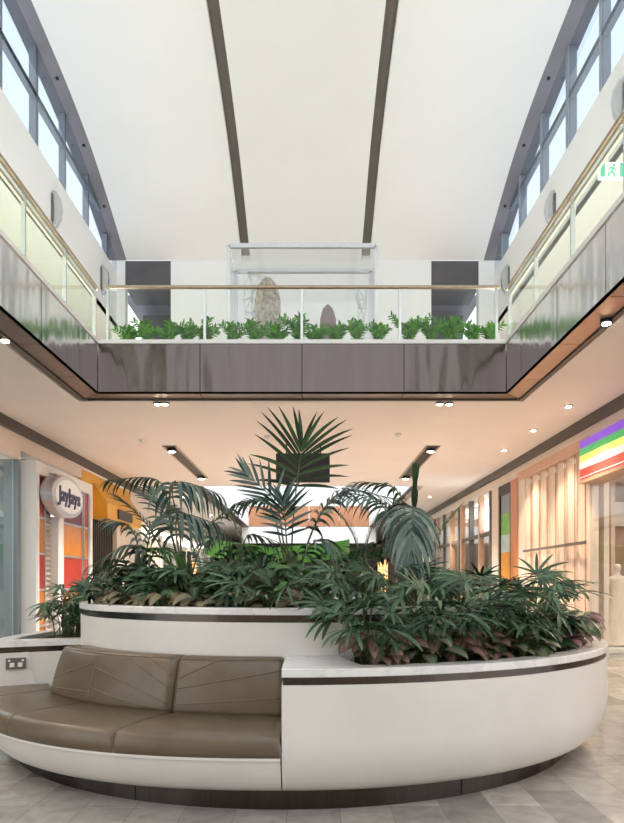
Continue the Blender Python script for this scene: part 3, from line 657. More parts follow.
struct('wall_far_upper_left', MB().box(-9.4, -9.2, 23.5, 60, 5.6, 14), M['white'])
struct('wall_far_upper_right', MB().box(9.0, 9.2, 23.5, 60, 5.6, 14), M['white'])
r_ = empty('kiosk', (-1.2, 29, 0), 'round kiosk with a leaf green curved canopy, behind the palms', 'kiosk')
b = MB(); n = 40; v = []
for j in range(n + 1):
    a = PI * (1.0 + j / n); r = 3.1
    for rr, zz_ in ((1., 2.5), (1., 3.2), (.96, 3.2), (.96, 2.5)): v.append((-1.5 + r * rr * math.cos(a), 29 + 2.6 * rr * math.sin(a) , zz_ + .6 * abs(1 - 2 * j / n) - .3 - .15 * j / n))
b.add(v, [(4 * j + q, 4 * j + (q + 1) % 4, 4 * j + 4 + (q + 1) % 4, 4 * j + 4 + q) for j in range(n) for q in range(4)])
b.build('canopy', M['green'], r_, smooth=False)
b = MB(); v = []
for j in range(n + 1):
    a = PI * (1.0 + j / n)
    for rr, zz_ in ((.85, 0), (.85, 1.1), (.7, 1.1), (.7, 0)): v.append((-1.5 + 3.1 * rr * math.cos(a), 29 + 2.6 * rr * math.sin(a), zz_))
b.add(v, [(4 * j + q, 4 * j + (q + 1) % 4, 4 * j + 4 + (q + 1) % 4, 4 * j + 4 + q) for j in range(n) for q in range(4)])
b.build('counter', M['white'], r_)
for x in (-4.3, -2.6, -.4, 1.3): MB().box(x - .06, x + .06, 28.7, 28.82, 0, 2.6).build('post', M['alu'], r_)
for i, (x, y) in enumerate(((2.55, 24.5), (-4.6, 26.0))):
    tag(MB().lathe((x, y, 0), [(.18, 0), (.18, 2.3), (.0, 2.32)], 20).build('lit_column', mat('glowing amber column', (.9, .5, .25), .4, emit=(1, .45, .18), estr=.9)), ('amber glowing column right of the kiosk' if i == 0 else 'amber glowing column left of the kiosk'), 'column')

# ------------------------------------------------------------------ glass vitrine on the bridge
r_ = empty('glass_vitrine', (0, 13.4, 5.6), 'large clear glass display case on the bridge behind the balustrade', 'display case')
vx0, vx1, vy0, vy1, vz0, vz1 = -1.57, 1.21, 12.85, 13.9, 5.6, 7.85
for (x, y) in ((vx0, vy0), (vx1, vy0), (vx0 + .02, vy1), (vx1 - .02, vy1)): MB().box(x - .03, x + .03, y - .03, y + .03, vz0, vz1).build('corner_post', M['alu'], r_)
b = MB(); b.box(vx0, vx1, vy0 - .03, vy0 + .03, vz1 - .04, vz1 + .04); b.build('top_rail', M['alu'], r_)
MB().box(vx0, vx1, vy1 - .03, vy1 + .03, vz1 - .04, vz1 + .04).build('top_rail', M['alu'], r_)
MB().box(vx0 + .3, vx1 - .3, vy0 + .4, vy0 + .47, vz1 - .3, vz1 - .24).build('light_bar', M['alu'], r_)
MB().box(vx0, vx1, vy0 - .006, vy0 + .006, vz0, vz1 - .04).build('front_glass', M['vglass'], r_)
MB().box(vx0, vx1, vy1 - .006, vy1 + .006, vz0, vz1 - .04).build('back_glass', M['vglass'], r_)
for x in (vx0, vx1): MB().box(x - .005, x + .005, vy0, vy1, vz0, vz1 - .04).build('side_glass', M['vglass'], r_)
MB().box(vx0, vx1, vy0, vy1, vz1 + .04, vz1 + .05).build('top_glass', M['vglass'], r_)
random.seed(4)
for X0, X1, nm, curve in ((-1.32, -1.0, 'left', 1), (.88, 1.1, 'right', -1)):
    b = MB()
    P = []
    for i in range(9):
        for j in range(4):
            z = 5.62 + i * (.245 if nm == 'left' else .21); x = X0 + (X1 - X0) * (j / 3) + curve * .12 * (1 - i / 8) ** 2 * (1 if nm == 'left' else 1)
            P.append(Vector((x + random.uniform(-.05, .05), 13.4 + random.uniform(-.03, .03), z + random.uniform(-.05, .05))))
    for i in range(9):
        for j in range(4):
            a = i * 4 + j
            if j < 3: b.tube([P[a], P[a + 1]], .011, 5)
            if i < 8: b.tube([P[a], P[a + 4]], .011, 5)
            if i < 8 and j < 3: b.tube([P[a], P[a + 5]] if (i + j) % 2 else [P[a + 1], P[a + 4]], .011, 5)
    tag(b.build('lattice_panel', M['alu']), 'upright irregular metal lattice at the %s end of the glass display case' % nm, 'lattice sculpture', 'lattices in the display case')
b = MB(); b.lathe((-.86, 13.2, 5.6), [(.14, 0), (.2, .4), (.25, .9), (.25, 1.35), (.19, 1.65), (.08, 1.78), (.0, 1.80)], 24)
tag(b.build('patterned_form', M['tan'], smooth=True), 'tan mottled rounded form standing in the display case, left of centre', 'sculpture')
b = MB(); b.prism([(.16, 5.6), (.16, 6.65), (.21, 6.85), (.31, 6.95), (.41, 6.85), (.47, 6.65), (.47, 5.6)], 'y', 13.3, 13.5)
tag(b.build('arched_form', M['brown'], bevel=.02), 'dusky brown arched form standing in the display case, right of centre', 'sculpture')

# ------------------------------------------------------------------ the planter bench
C = Vector((-.2, 7.2, 0))
def plan(ph, a, b_, n=2.):
    s, c = math.sin(ph), math.cos(ph)
    return (C.x + a * math.copysign(abs(s) ** (2 / n), s), C.y - b_ * math.copysign(abs(c) ** (2 / n), c))
def rim(ph, off, z):
    left = math.sin(ph) < 0
    x, y = plan(ph, (2.88 if left else 3.08) - off, 2.9 - off, 2.3 if left and math.cos(ph) > 0 else 2.)
    return (x, y, z)
def sweep(fn, prof, p0, p1, n, cap=True, closed=False):
    mb = MB(); k = len(prof)
    for i in range(n + (0 if closed else 1)):
        ph = math.radians(p0 + (p1 - p0) * i / n)
        mb.add([fn(ph, *q) for q in prof], [])
    m = n if closed else n
    tot = n if closed else n + 1
    for i in range(n):
        a = i * k; b_ = ((i + 1) % tot) * k
        for j in range(k): mb.f.append((a + j, b_ + j, b_ + (j + 1) % k, a + (j + 1) % k)); mb.mi.append(0)
    if cap and not closed: mb.f.append(tuple(range(k))); mb.f.append(tuple(range(n * k, n * k + k))[::-1]); mb.mi += [0, 0]
    return mb
planter = empty('planter_bench', (C.x, C.y, 0), 'huge round two-tier white stone planter with a built-in taupe leather bench', 'planter')
circ = lambda ph, r, z: (*plan(ph, r, r), z)
sweep(circ, [(2.72, 0), (2.72, .2), (2.2, .2), (2.2, 0)], 0, 360, 160, closed=True).build('kickplate', M['kick'], planter, smooth='auto')
for a in (-22., 27.5, 61., -58.):
    ph = math.radians(a); x, y = plan(ph, 2.722, 2.722); d = Vector((math.cos(ph), math.sin(ph), 0)) * .006
    nn = Vector((math.sin(ph), -math.cos(ph), 0)) * .003
    p = Vector((x, y, 0)); MB().add([p - d + nn, p + d + nn, p + d + nn + Vector((0, 0, .19)), p - d + nn + Vector((0, 0, .19)), p - d - nn, p + d - nn, p + d - nn + Vector((0, 0, .19)), p - d - nn + Vector((0, 0, .19))], [(0, 1, 2, 3), (4, 7, 6, 5), (0, 4, 5, 1), (1, 5, 6, 2), (2, 6, 7, 3), (3, 7, 4, 0)]).build('kickplate_joint', M['black'], planter)
low = [(.6, .12), (.22, .12), (.175, .126), (.14, .145), (.11, .172), (.082, .207), (.058, .25), (.036, .295), (.018, .35), (.005, .41), (0, .47)]
PHL = -74.
blk = low + [(0, .845), (.35, .845), (.35, .7), (.5, .3)]
ph0, ph1 = .15, 360 + PHL
lower = sweep(rim, blk, ph0, ph1, 150).build('lower_tier', M['shell'], planter, smooth='auto')
sweep(rim, [(.012, .845), (.012, .895), (.3, .895), (.3, .845)], ph0 + .15, ph1 - .15, 150).build('metal_band', M['band'], lower, smooth='auto')
sweep(rim, [(-.004, .895), (-.008, .90), (-.008, .945), (0, .95), (.165, .95), (.165, .895)], ph0, ph1, 150).build('marble_rim', M['marble'], lower, smooth='auto')
# full slabs at both ends of the lower tier (inner edge on the upper wall)
def slab(p0, p1, z0, z1, off=0.0, n=10, rin=2.13):
    mb = MB()
    for i in range(n + 1):
        ph = math.radians(p0 + (p1 - p0) * i / n); x, y, _ = rim(ph, off, 0); u, w_ = plan(ph, rin, rin)
        mb.add([(x, y, z0), (x, y, z1), (u, w_, z1), (u, w_, z0)], [])
    for i in range(n):
        for j in range(4): mb.f.append((4 * i + j, 4 * i + 4 + j, 4 * i + 4 + (j + 1) % 4, 4 * i + (j + 1) % 4)); mb.mi.append(0)
    mb.f += [(0, 1, 2, 3), (4 * n + 3, 4 * n + 2, 4 * n + 1, 4 * n)]; mb.mi += [0, 0]
    return mb
phs = ph1 + .8
slab(ph0, 10.5, .895, .9505, .1).build('marble_slab', M['marble'], lower)
slab(281 + 1, phs + .02, .895, .9505, .0).build('marble_slab', M['marble'], lower)
slab(ph0, 10.3, .47, .843, .02).build('end_block', M['shell'], lower)
slab(281, phs, .36, .843, .003).build('end_block', M['shell'], lower)
slab(281, phs + .02, .843, .895, .012).build('end_band', M['band'], lower)
sweep(lambda ph, o, z: rim(ph, o, z) if o < .5 else (*plan(ph, 2.12, 2.12), z), [(.16, .55), (.16, .90), (1, .90), (1, .55)], 10.4, 281, 120).build('soil_bed', M['soil'], planter)
# upper tier
upper = sweep(circ, [(2.13, .30), (2.13, 1.196), (1.8, 1.196), (1.8, .30)], 0, 360, 160, closed=True).build('upper_tier', M['shell'], planter, smooth='auto')
sweep(circ, [(2.122, 1.196), (2.122, 1.252), (1.9, 1.252), (1.9, 1.196)], 0, 360, 160, closed=True).build('metal_band', M['band'], upper, smooth='auto')
sweep(circ, [(2.138, 1.252), (2.142, 1.258), (2.142, 1.300), (2.136, 1.306), (1.98, 1.306), (1.98, 1.252)], 0, 360, 160, closed=True).build('marble_rim', M['marble'], upper, smooth='auto')
MB().lathe((C.x, C.y, 1.1), [(1.985, 0), (1.985, .17), (1.0, .2), (0, .21)], 60).build('soil_bed', M['soil'], planter)
# bench base in the seat sector
sb = low + [(0, .365), (.01, .375), (.5, .375), (.9, .375)]
sweep(rim, sb, PHL, 0, 60).build('bench_base', M['shell'], planter, smooth='auto')
def seatfn(ph, o, z):
    if o < .5: return rim(ph, o, z)
    return (*plan(ph, 2.44 - (o - .5), 2.24 - (o - .5)), z)
for a0, a1 in ((-19.2, 0), (-41, -19.3), (-61.5, -41.1), (PHL, -61.6)):
    pr = [(.02, .377), (-.003, .384), (-.010, .44), (-.004, .505), (.018, .530), (.05, .5385), (.3, .546), (.5, .5385), (.5, .39)]
    g = .02
    def pill(ph, o, z, a0=a0, a1=a1):
        d = min(math.degrees(ph) - a0, a1 - math.degrees(ph)); k = max(0., 1 - max(0, d - g) / .9)
        return seatfn(ph, o, z - (.014 * k * k if z > .5 else 0))
    sweep(pill, pr, a0 + g, a1 - g, 44).build('seat_cushion', M['leather'], planter, smooth=True, bevel=0.)
def backfn(ph, a, b_, z): return (*plan(ph, a, b_), z)
for a0, a1 in ((-19.9, -.1), (-57, -20.1)):
    pr = [(2.50, 2.28, .50), (2.505, 2.285, .56), (2.47, 2.26, .70), (2.43, 2.235, .82), (2.40, 2.215, .90), (2.375, 2.195, .932), (2.34, 2.17, .944), (2.26, 2.14, .946), (2.14, 2.135, .944), (2.135, 2.132, .5)]
    def bk(ph, a, b_, z, a0=a0, a1=a1):
        d = min(math.degrees(ph) - a0, a1 - math.degrees(ph)); k = max(0., 1 - max(0, d) / 1.1)
        return backfn(ph, a - .03 * k * k if a > 2.2 else a, b_ - .03 * k * k if b_ > 2.16 else b_, z - .02 * k * k if z > .9 else z)
    bkr = sweep(bk, pr, a0, a1, 60).build('backrest', M['leather'], planter, smooth=True)
    def bp(ph_deg, t):
        z = .545 + t * .385
        T = [(.50, 2.50, 2.28), (.56, 2.505, 2.285), (.70, 2.47, 2.26), (.82, 2.43, 2.235), (.90, 2.40, 2.215), (.935, 2.375, 2.195)]
        for i in range(5):
            if z <= T[i + 1][0]:
                u = (z - T[i][0]) / (T[i + 1][0] - T[i][0]); a = T[i][1] + u * (T[i + 1][1] - T[i][1]); b2 = T[i][2] + u * (T[i + 1][2] - T[i][2]); break
        else: a, b2 = T[-1][1:]
        return (*plan(math.radians(ph_deg), a + .001, b2 + .001), z)
    lines = []
    if a0 > -20: lines = [((-19, .42), (-10, .62), (-.6, .80)), ((-19, .6), (-16, .8), (-11.5, .98)), ((-19, .12), (-10, .22), (-.6, .30)), ((-19.2, .98), (-10, .985), (-.6, .985))]
    else: lines = [((-39.5, .70), (-30, .5), (-20.6, .12)), ((-31, .98), (-26, .72), (-20.6, .42)), ((-39.5, .30), (-30, .1), (-23, .03)), ((-56, .30), (-48, .55), (-39.8, .80)), ((-56, .12), (-48, .17), (-39.8, .2)), ((-39.6, 0), (-39.6, .5), (-39.6, 1)), ((-56, .985), (-40, .985), (-21, .985)),
                ((-26, .98), (-23, .85), (-20.6, .66))]
    for l in lines:
        pts = []
        for i in range(15):
            t = i / 14; q = [(1 - t) ** 2 * l[0][j] + 2 * t * (1 - t) * l[1][j] + t * t * l[2][j] for j in (0, 1)]
            pts.append(bp(*q))
        MB().tube(pts, .0045, 6).build('stitched_seam', M['stitch'], bkr, smooth=True)
# power socket on the left end block
ph = math.radians(phs - 360); u = Vector((*rim(ph, .1, 0)[:2], 0)); v_ = Vector((*plan(ph, 2.13, 2.13), 0)); d = (v_ - u).normalized(); nrm = Vector((d.y, -d.x, 0)); nrm = nrm if nrm.y < 0 else -nrm
c0 = at(16, 663.5, u.y + .05); tt = (c0 - u).dot(d); cc = u + d * tt; cc.z = c0.z
def plate(c, w_, h_, t0, t1):
    v = [c + d * sx * w_ + Vector((0, 0, sz * h_)) + nrm * t for t in (t0, t1) for sx, sz in ((-1, -1), (1, -1), (1, 1), (-1, 1))]
    return MB().add(v, [(0, 3, 2, 1), (4, 5, 6, 7), (0, 1, 5, 4), (1, 2, 6, 5), (2, 3, 7, 6), (3, 0, 4, 7)])
so = plate(cc, .085, .05, -.001, .02).build('power_socket', M['slot'], planter)
for s in (-1, 1): plate(cc + d * s * .035 + Vector((0, 0, -.012)), .02, .02, .02, .025).build('outlet', M['white'], so); plate(cc + d * s * .058 + Vector((0, 0, .028)), .01, .008, .02, .026).build('switch', M['white'], so)

# ------------------------------------------------------------------ plants
R = random.Random(11)
def blade(mb, p, D, N, L, W, droop, prof, fold=.25, seg=6, curl=0.):
    D = D.normalized(); N = (N - D * N.dot(D)); N = N.normalized() if N.length > 1e-4 else Vector((0, 0, 1))
    v = []; uv = []; p = Vector(p); dd = D.copy(); S = D.cross(N).normalized()
    for i in range(seg + 1):
        t = i / seg; w_ = W * prof(t)
        nn = S.cross(dd).normalized()
        v += [p - S * w_ + nn * w_ * fold, p.copy(), p + S * w_ + nn * w_ * fold]; uv += [(0, t), (.5, t), (1, t)]
        dd = (dd + Vector((0, 0, -1)) * droop / seg * (1 + t)).normalized(); S = (S - dd * S.dot(dd)).normalized(); p = p + dd * (L / seg)
    f = []
    for i in range(seg):
        a = 3 * i; f += [(a, a + 1, a + 4, a + 3), (a + 1, a + 2, a + 5, a + 4)]
    mb.add(v, f, uv)
lance = lambda t: max(.04, min(1, .35 + t * 2.2) * (1 - max(0, t - .35) ** 1.6 * 2.0))
def strap(t): return [.45, .85, 1., .95, .78, .5, .06][min(6, int(round(t * 6)))]
def ovate(t): return max(.03, math.sin(PI * min(1, t ** .75 * .97 + .03)) ** .8)

def bez(P, n):
    P = [Vector(q) for q in P]; k = len(P) - 1; out = []
    for i in range(n + 1):
        t = i / n * k; j = min(int(t), k - 1); u = t - j
        p0 = P[max(j - 1, 0)]; p1 = P[j]; p2 = P[j + 1]; p3 = P[min(j + 2, k)]
        out.append(.5 * ((2 * p1) + (-p0 + p2) * u + (2 * p0 - 5 * p1 + 4 * p2 - p3) * u * u + (-p0 + 3 * p1 - 3 * p2 + p3) * u ** 3))
    return out
def frond(root, P, L, n, droop, W=.0155, t0=.42, face=None, m='kentia', a0=68, a1=18, fold=.25, label=None):
    pts = bez(P, 30); mb = MB(); mb.cur = 1
    mb.tube(pts, [.011 * (1 - .75 * i / 30) for i in range(31)], 6); mb.cur = 0
    for i in range(n):
        u = i / (n - 1); t = t0 + (1 - t0) * u; q = t * 30; j = min(int(q), 29)
        p = pts[j].lerp(pts[j + 1], q - j); T = (pts[min(j + 1, 30)] - pts[max(j - 1, 0)]).normalized()
        N = Vector(face) if face else Vector((0, 0, 1)); N = N - T * N.dot(T)
        if N.length < .15: N = Vector((0, -1, .2)) - T * Vector((0, -1, .2)).dot(T)
        N.normalize(); S = T.cross(N)
        an = math.radians(a0 + (a1 - a0) * u + R.uniform(-4, 4)); l = L * (.62 + .5 * math.sin(PI * min(1, u * .85 + .12))) * R.uniform(.92, 1.06)
        for s in (-1, 1):
            D = T * math.cos(an) + S * s * math.sin(an) + N * .12
            blade(mb, p, D, N, l, W * R.uniform(.85, 1.1), droop * R.uniform(.8, 1.25), strap, fold)
    o = mb.build('frond', [M[m], M['cane']], root, smooth=True, fix=False)
    return o
def fan(mb, p, D, N, L, n, W=.016, droop=.8, spread=105):
    D = D.normalized(); N = (N - D * N.dot(D)).normalized(); S = D.cross(N)
    for i in range(n):
        a = math.radians(-spread + 2 * spread * i / (n - 1) + R.uniform(-5, 5))
        d = D * math.cos(a) + S * math.sin(a) + N * .08
        blade(mb, p, d, N, L * (.72 + .28 * math.cos(a * .8)) * R.uniform(.9, 1.08), W * R.uniform(.85, 1.15), droop * R.uniform(.7, 1.3), lambda t: [.35, .8, 1., 1., .92, .7, .25][min(6, int(round(t * 6)))], .2)

def lady_palm(x, y, z, h, rad, n, label, m='rhapis', L=.27, bias=(0, -1)):
    r_ = empty('lady_palm', (x, y, z), label, 'potted palm', 'lady palms in the planter')
    st = MB(); fo = MB()
    for k in range(n):
        a = R.uniform(0, 2 * PI); rr = rad * math.sqrt(R.uniform(.05, 1)); hh = h * R.uniform(.45, 1.0) * (1 - .35 * (rr / rad) ** 2)
        bx_, by_ = x + .07 * math.cos(a), y + .07 * math.sin(a)
        dx, dy = math.cos(a) * rr + bias[0] * .08, math.sin(a) * rr + bias[1] * .08
        tip = Vector((x + dx, y + dy, z + hh))
        mid = Vector((bx_ + dx * .25, by_ + dy * .25, z + hh * .7))
        pts = bez([(bx_, by_, z - .02), mid, tip], 8); st.tube(pts, [.009 - .005 * i / 8 for i in range(9)], 5)
        out = Vector((dx, dy, 0)); out = out.normalized() if out.length > .03 else Vector((0, -1, 0))
        D = (out + Vector((R.uniform(-.4, .4), R.uniform(-.4, .4), R.uniform(-.15, .45)))).normalized()
        N = Vector((out.x * .5 + R.uniform(-.3, .3), out.y * .5 - .45, 1)).normalized()
        fan(fo, tip, D, N, L * R.uniform(.8, 1.15), R.choice((7, 8, 9, 10)), .015, R.uniform(.15, .85))
    st.build('stem', M['cane'], r_); fo.build('foliage', M[m], r_, smooth=True, fix=False)
    return r_
def broad(name, x, y, z, h, rad, n, label, m, L=.24, W=.06, cat='foliage plant', group=None, up=.5, droop=.9):
    r_ = empty(name, (x, y, z), label, cat, group)
    st = MB(); fo = MB()
    for k in range(n):
        a = 2 * PI * k / n * 2.4 + R.uniform(-.4, .4); rr = rad * R.uniform(.15, .75); hh = h * R.uniform(.25, .9)
        tip = Vector((x + rr * math.cos(a), y + rr * math.sin(a), z + hh)); st.tube([(x, y, z - .01), Vector((x, y, z)).lerp(tip, .5) + Vector((0, 0, .04)), tip], [.006, .005, .003], 5)
        D = Vector((math.cos(a), math.sin(a), R.uniform(-.1, up + .3)))
        N = Vector((R.uniform(-.3, .3), -.35 + R.uniform(-.3, .3), 1))
        blade(fo, tip, D, N, L * R.uniform(.75, 1.2), W * R.uniform(.8, 1.15), droop * R.uniform(.6, 1.3), ovate, .22, 8)
    st.build('stem', M['cane'], r_); fo.build('foliage', M[m], r_, smooth=True, fix=False)
    return r_

# kentia palms
def kentia(px, Y, label, fronds, cat='palm'):
    b0 = at(px, HY + (EYE - 1.29) * F / Y, Y); r_ = empty('kentia_palm', b0, label, cat, 'feather palms in the upper tier')
    trunk = MB()
    for k in range(5): trunk.tube([b0 + Vector((.05 * math.cos(k * 1.3), .05 * math.sin(k * 1.3), -.03)), b0 + Vector((.06 * math.cos(k * 1.3), .06 * math.sin(k * 1.3), .22)), b0 + Vector((.03 * math.cos(k), .03 * math.sin(k), .5))], [.022, .019, .011], 8)
    trunk.build('stem', M['cane'], r_, smooth=True)
    for fr in fronds:
        P = [b0 + Vector((R.uniform(-.03, .03), R.uniform(-.03, .03), 0))] + [at(*(q if len(q) == 3 else (*q, Y + 0.))) for q in fr[0]]
        frond(r_, P, *fr[1:4], **(fr[4] if len(fr) > 4 else {}))
    return r_
kentia(293, 6.6, 'tallest feather palm at the planter centre, one frond standing straight up', [
    ([(292, 540), (297, 482), (302, 446)], .53, 10, .22, dict(face=(0, -1, .15), t0=.64, a0=76, a1=16, m='kentiad', W=.0185)),
    ([(284, 545, 6.5), (275, 503, 6.4), (246, 474, 6.35)], .29, 10, .12, dict(t0=.52, face=(.1, -1, .3), a0=60)),
    ([(281, 545, 6.6), (268, 503, 6.6), (240, 502, 6.5)], .27, 12, 1.3, dict(t0=.55, m='kentiad')),
    ([(307, 545, 6.5), (338, 494, 6.4), (392, 498, 6.3)], .36, 16, .9, dict(t0=.42)),
    ([(306, 548, 6.7), (322, 512, 6.75), (345, 488, 6.8)], .28, 11, .9, dict(t0=.5)),
    ([(303, 560, 6.3), (320, 540, 6.2), (345, 556, 6.1)], .32, 12, 1.2, dict(t0=.4)),
    ([(280, 570, 6.3), (266, 556, 6.2), (244, 572, 6.1)], .32, 12, 1.1, dict(t0=.4)),
    ([(288, 555, 6.4), (285, 520, 6.35), (283, 500, 6.3)], .3, 10, .2, dict(t0=.5, face=(.2, -1, .2))),
])
kentia(186, 6.4, 'feather palm in the left half of the upper tier with drooping blue green fronds', [
    ([(172, 535), (160, 482), (112, 480)], .24, 14, 1.3, dict(t0=.58, m='kentiad')),
    ([(180, 535, 6.3), (174, 484, 6.2), (216, 492, 6.1)], .38, 14, 2.4, dict(t0=.55, W=.018)),
    ([(180, 560, 6.2), (178, 516, 6.1), (212, 522, 6.0)], .40, 13, 2.2, dict(t0=.5, W=.018)),
    ([(165, 555, 6.4), (145, 522, 6.4), (124, 502, 6.4)], .27, 13, .5, dict(t0=.45, m='kentiad')),
    ([(160, 570, 6.2), (132, 545, 6.1), (90, 566, 6.0)], .27, 15, 1.3, dict(t0=.38)),
    ([(196, 560, 6.5), (214, 522, 6.6), (240, 502, 6.7)], .27, 12, .9, dict(t0=.45)),
    ([(204, 570, 6.3), (232, 545, 6.2), (262, 552, 6.1)], .26, 13, 1.2, dict(t0=.45, m='kentiad')),
    ([(175, 550, 6.6), (165, 515, 6.7), (152, 492, 6.8)], .27, 12, .6, dict(t0=.5)),
])
kentia(410, 6.3, 'feather palm right of centre, a broad frond bowing forward and a thin spear on top', [
    ([(413, 540), (414, 505), (415, 478)], .22, 4, .05, dict(t0=.62, a0=8, a1=3, m='kentiad', W=.018, face=(0, -1, 0))),
    ([(414, 530, 6.2), (413, 507, 5.95), (412, 520, 5.72), (411, 560, 5.62)], .42, 24, 1.7, dict(t0=.44, face=(0, -1, .6), a0=84, a1=25, W=.019)),
    ([(402, 545, 6.2), (385, 505, 6.1), (348, 492, 6.0)], .30, 13, 1.5, dict(t0=.5)),
    ([(408, 540, 6.4), (398, 492, 6.4), (366, 482, 6.4)], .26, 11, 1.2, dict(t0=.55, m='kentiad')),
    ([(424, 565, 6.2), (438, 535, 6.2), (456, 512, 6.2)], .18, 10, .2, dict(t0=.55, m='fresh', W=.014)),
    ([(395, 570, 6.3), (378, 545, 6.3), (352, 552, 6.3)], .26, 12, 1.2, dict(t0=.45, m='kentiad')),
])
kentia(140, 6.3, 'low arching feather palm near the left rim of the upper tier', [
    ([(130, 572, 6.2), (118, 560, 6.1), (95, 572, 6.0)], .26, 11, 1.0, dict(t0=.35, m='kentiad')),
    ([(140, 560, 6.3), (132, 530, 6.3), (112, 520, 6.3)], .26, 12, 1.1, dict(t0=.4)),
    ([(150, 562, 6.2), (160, 548, 6.1), (178, 556, 6.0)], .24, 10, 1.0, dict(t0=.4, m='fresh')),
    ([(146, 556, 6.4), (152, 530, 6.4), (166, 515, 6.4)], .26, 11, .6, dict(t0=.4, m='kentiad')),
])
kentia(243, 6.9, 'small feather palm between the left palm and the tallest palm', [
    ([(242, 560), (250, 535), (285, 545)], .26, 11, 1.4, dict(t0=.4, m='kentiad')),
    ([(238, 560), (226, 535), (200, 545)], .26, 11, 1.4, dict(t0=.4, m='kentiad')),
    ([(243, 560), (240, 540), (232, 518)], .26, 11, .8, dict(t0=.4, m='fresh')),
])
kentia(362, 6.8, 'bushy fresh green feather palm between the tallest palm and the bowing frond', [
    ([(360, 565), (355, 540), (345, 522)], .28, 12, .4, dict(t0=.4, m='fresh', W=.012)),
    ([(364, 565), (368, 540), (376, 520)], .28, 12, .4, dict(t0=.4, m='fresh', W=.012)),
    ([(350, 570), (335, 552), (318, 556)], .26, 11, 1.0, dict(t0=.4, m='fresh', W=.012)),
    ([(372, 570), (388, 552), (404, 562)], .26, 11, 1.0, dict(t0=.4, m='kentiad', W=.016)),
])
def ringpos(phd, r): return plan(math.radians(phd), r, r)
# lady palms, lower ring on the right
LP = [(14, 2.42, .66, .36, 19, 'nearest the marble end slab'), (26, 2.48, .74, .38, 20, 'second from the marble slab'), (38, 2.5, .78, .38, 20, 'third from the marble slab'),
      (49, 2.55, .78, .38, 20, 'fourth from the marble slab'), (60, 2.55, .74, .36, 19, 'second from the right end'), (71, 2.5, .60, .32, 16, 'rightmost and lowest')]
for phd, r, h, rad, n, t in LP:
    x, y = ringpos(phd, r); lady_palm(x, y, .9, h, rad, n, 'dark green lady palm in the lower right bed, ' + t)
for i, (phd, r, h, t) in enumerate(((18, 1.75, .36, 'behind the bed beside the marble slab'), (36, 1.75, .40, 'below the frond bowing forward'), (56, 1.8, .46, 'right of the bowing frond'), (78, 1.7, .42, 'rearmost on the right'), (-52, 1.35, .40, 'left of the drooping blue fronds'), (-36, 1.5, .36, 'under the drooping blue fronds'), (-22, 1.3, .40, 'between the left palm and the tallest palm'), (-5, 1.75, .28, 'at the foot of the tallest palm'))):
    x, y = ringpos(phd, r); lady_palm(x, y, 1.28, h, .36, 14, 'lady palm on the upper tier, ' + t)
for i, (phd, r, z, h, t) in enumerate(((-86, 2.38, .9, .50, 'in the lower left bed beside the marble slab'), (-95, 2.42, .9, .62, 'in the lower left bed, farther back'), (-62, 1.8, 1.28, .30, 'at the left rim of the upper tier'), (-84, 1.75, 1.28, .42, 'at the far left of the upper tier'))):
    x, y = ringpos(phd, r); lady_palm(x, y, z, h, .27, 17, 'narrow leaved lady palm ' + t, L=.21, m='rhapis')
# broad leaved understory on the upper tier
US = [(-58, 1.7), (-49, 1.55), (-40, 1.72), (-33, 1.5), (-26, 1.74), (-19, 1.55), (-12, 1.74), (-5, 1.5), (3, 1.72), (10, 1.55), (-30, 1.2), (-14, 1.2), (2, 1.25), (16, 1.2), (-45, 1.15)]
for i, (phd, r) in enumerate(US):
    x, y = ringpos(phd, r); fm = ('lily', 'lily', 'lily', 'fresh', 'lily')[i % 5]
    where = ('in the front row of the upper tier, %s from the left' % ORD[i]) if i < 10 else ('in the back row, %s' % ('below the drooping blue fronds', 'left of the tallest palm', 'behind the tallest palm', 'right of the tallest palm', 'farthest left')[i - 10])
    broad('peace_lily', x, y, 1.29, .38 if i < 10 else .5, .3, 20, ('bright' if fm == 'fresh' else 'dark') + ' broad leaved plant ' + where, fm, .165, .034, group='broad leaved plants in the upper tier')
for i, phd in enumerate((-66, -56, -47, -38, -29, -20, -12, -4, 4)):
    x, y = ringpos(phd, 1.88); broad('calathea', x, y, 1.29, .14, .2, 13, 'low brownish patterned calathea along the upper marble rim, %s from the left' % ORD[i], 'cal_b', .17, .042, group='calatheas along the upper rim', up=.25)
# calatheas at the lower rim
CS = [(13.2, 'cal_p'), (16, 'cal_p'), (20.5, 'cal_g'), (25, 'cal_p'), (29, 'cal_p'), (33, 'cal_p'), (38, 'cal_g'), (42.5, 'cal_g'), (47, 'lily'), (52, 'lily'), (57, 'cal_v'), (62, 'cal_v'), (68, 'cal_p'), (75, 'cal_g')]
for i, (phd, m_) in enumerate(CS):
    x, y = (lambda q: (q[0], q[1]))(rim(math.radians(phd), .33, 0)[:2])
    look = dict(cal_p='pink and olive', cal_g='green with pale feathering', lily='plain dark green', cal_v='violet')[m_]
    broad('calathea', x, y, .91, .26 if i < 9 else .34, .25, 20, look + ' leaved calathea along the lower marble rim, %s from the marble slab' % ORD[i], m_, .155 if i < 9 else .19, .056 if i < 9 else .062, group='calatheas along the lower rim', up=.35)
x, y = rim(math.radians(56), .3, 0)[:2]
r_ = empty('large_leaf_plant', (x, y, .91), 'plant with two large arching yellow green leaves over the violet calathea', 'foliage plant')
fo = MB(); blade(fo, (x, y, 1.14), Vector((.8, -.3, .35)), Vector((-.2, -.8, .8)), .36, .07, 1.1, ovate, .15, 10); blade(fo, (x, y, 1.1), Vector((-.6, -.6, .2)), Vector((0, -.5, 1)), .32, .06, 1.2, ovate, .15, 10)
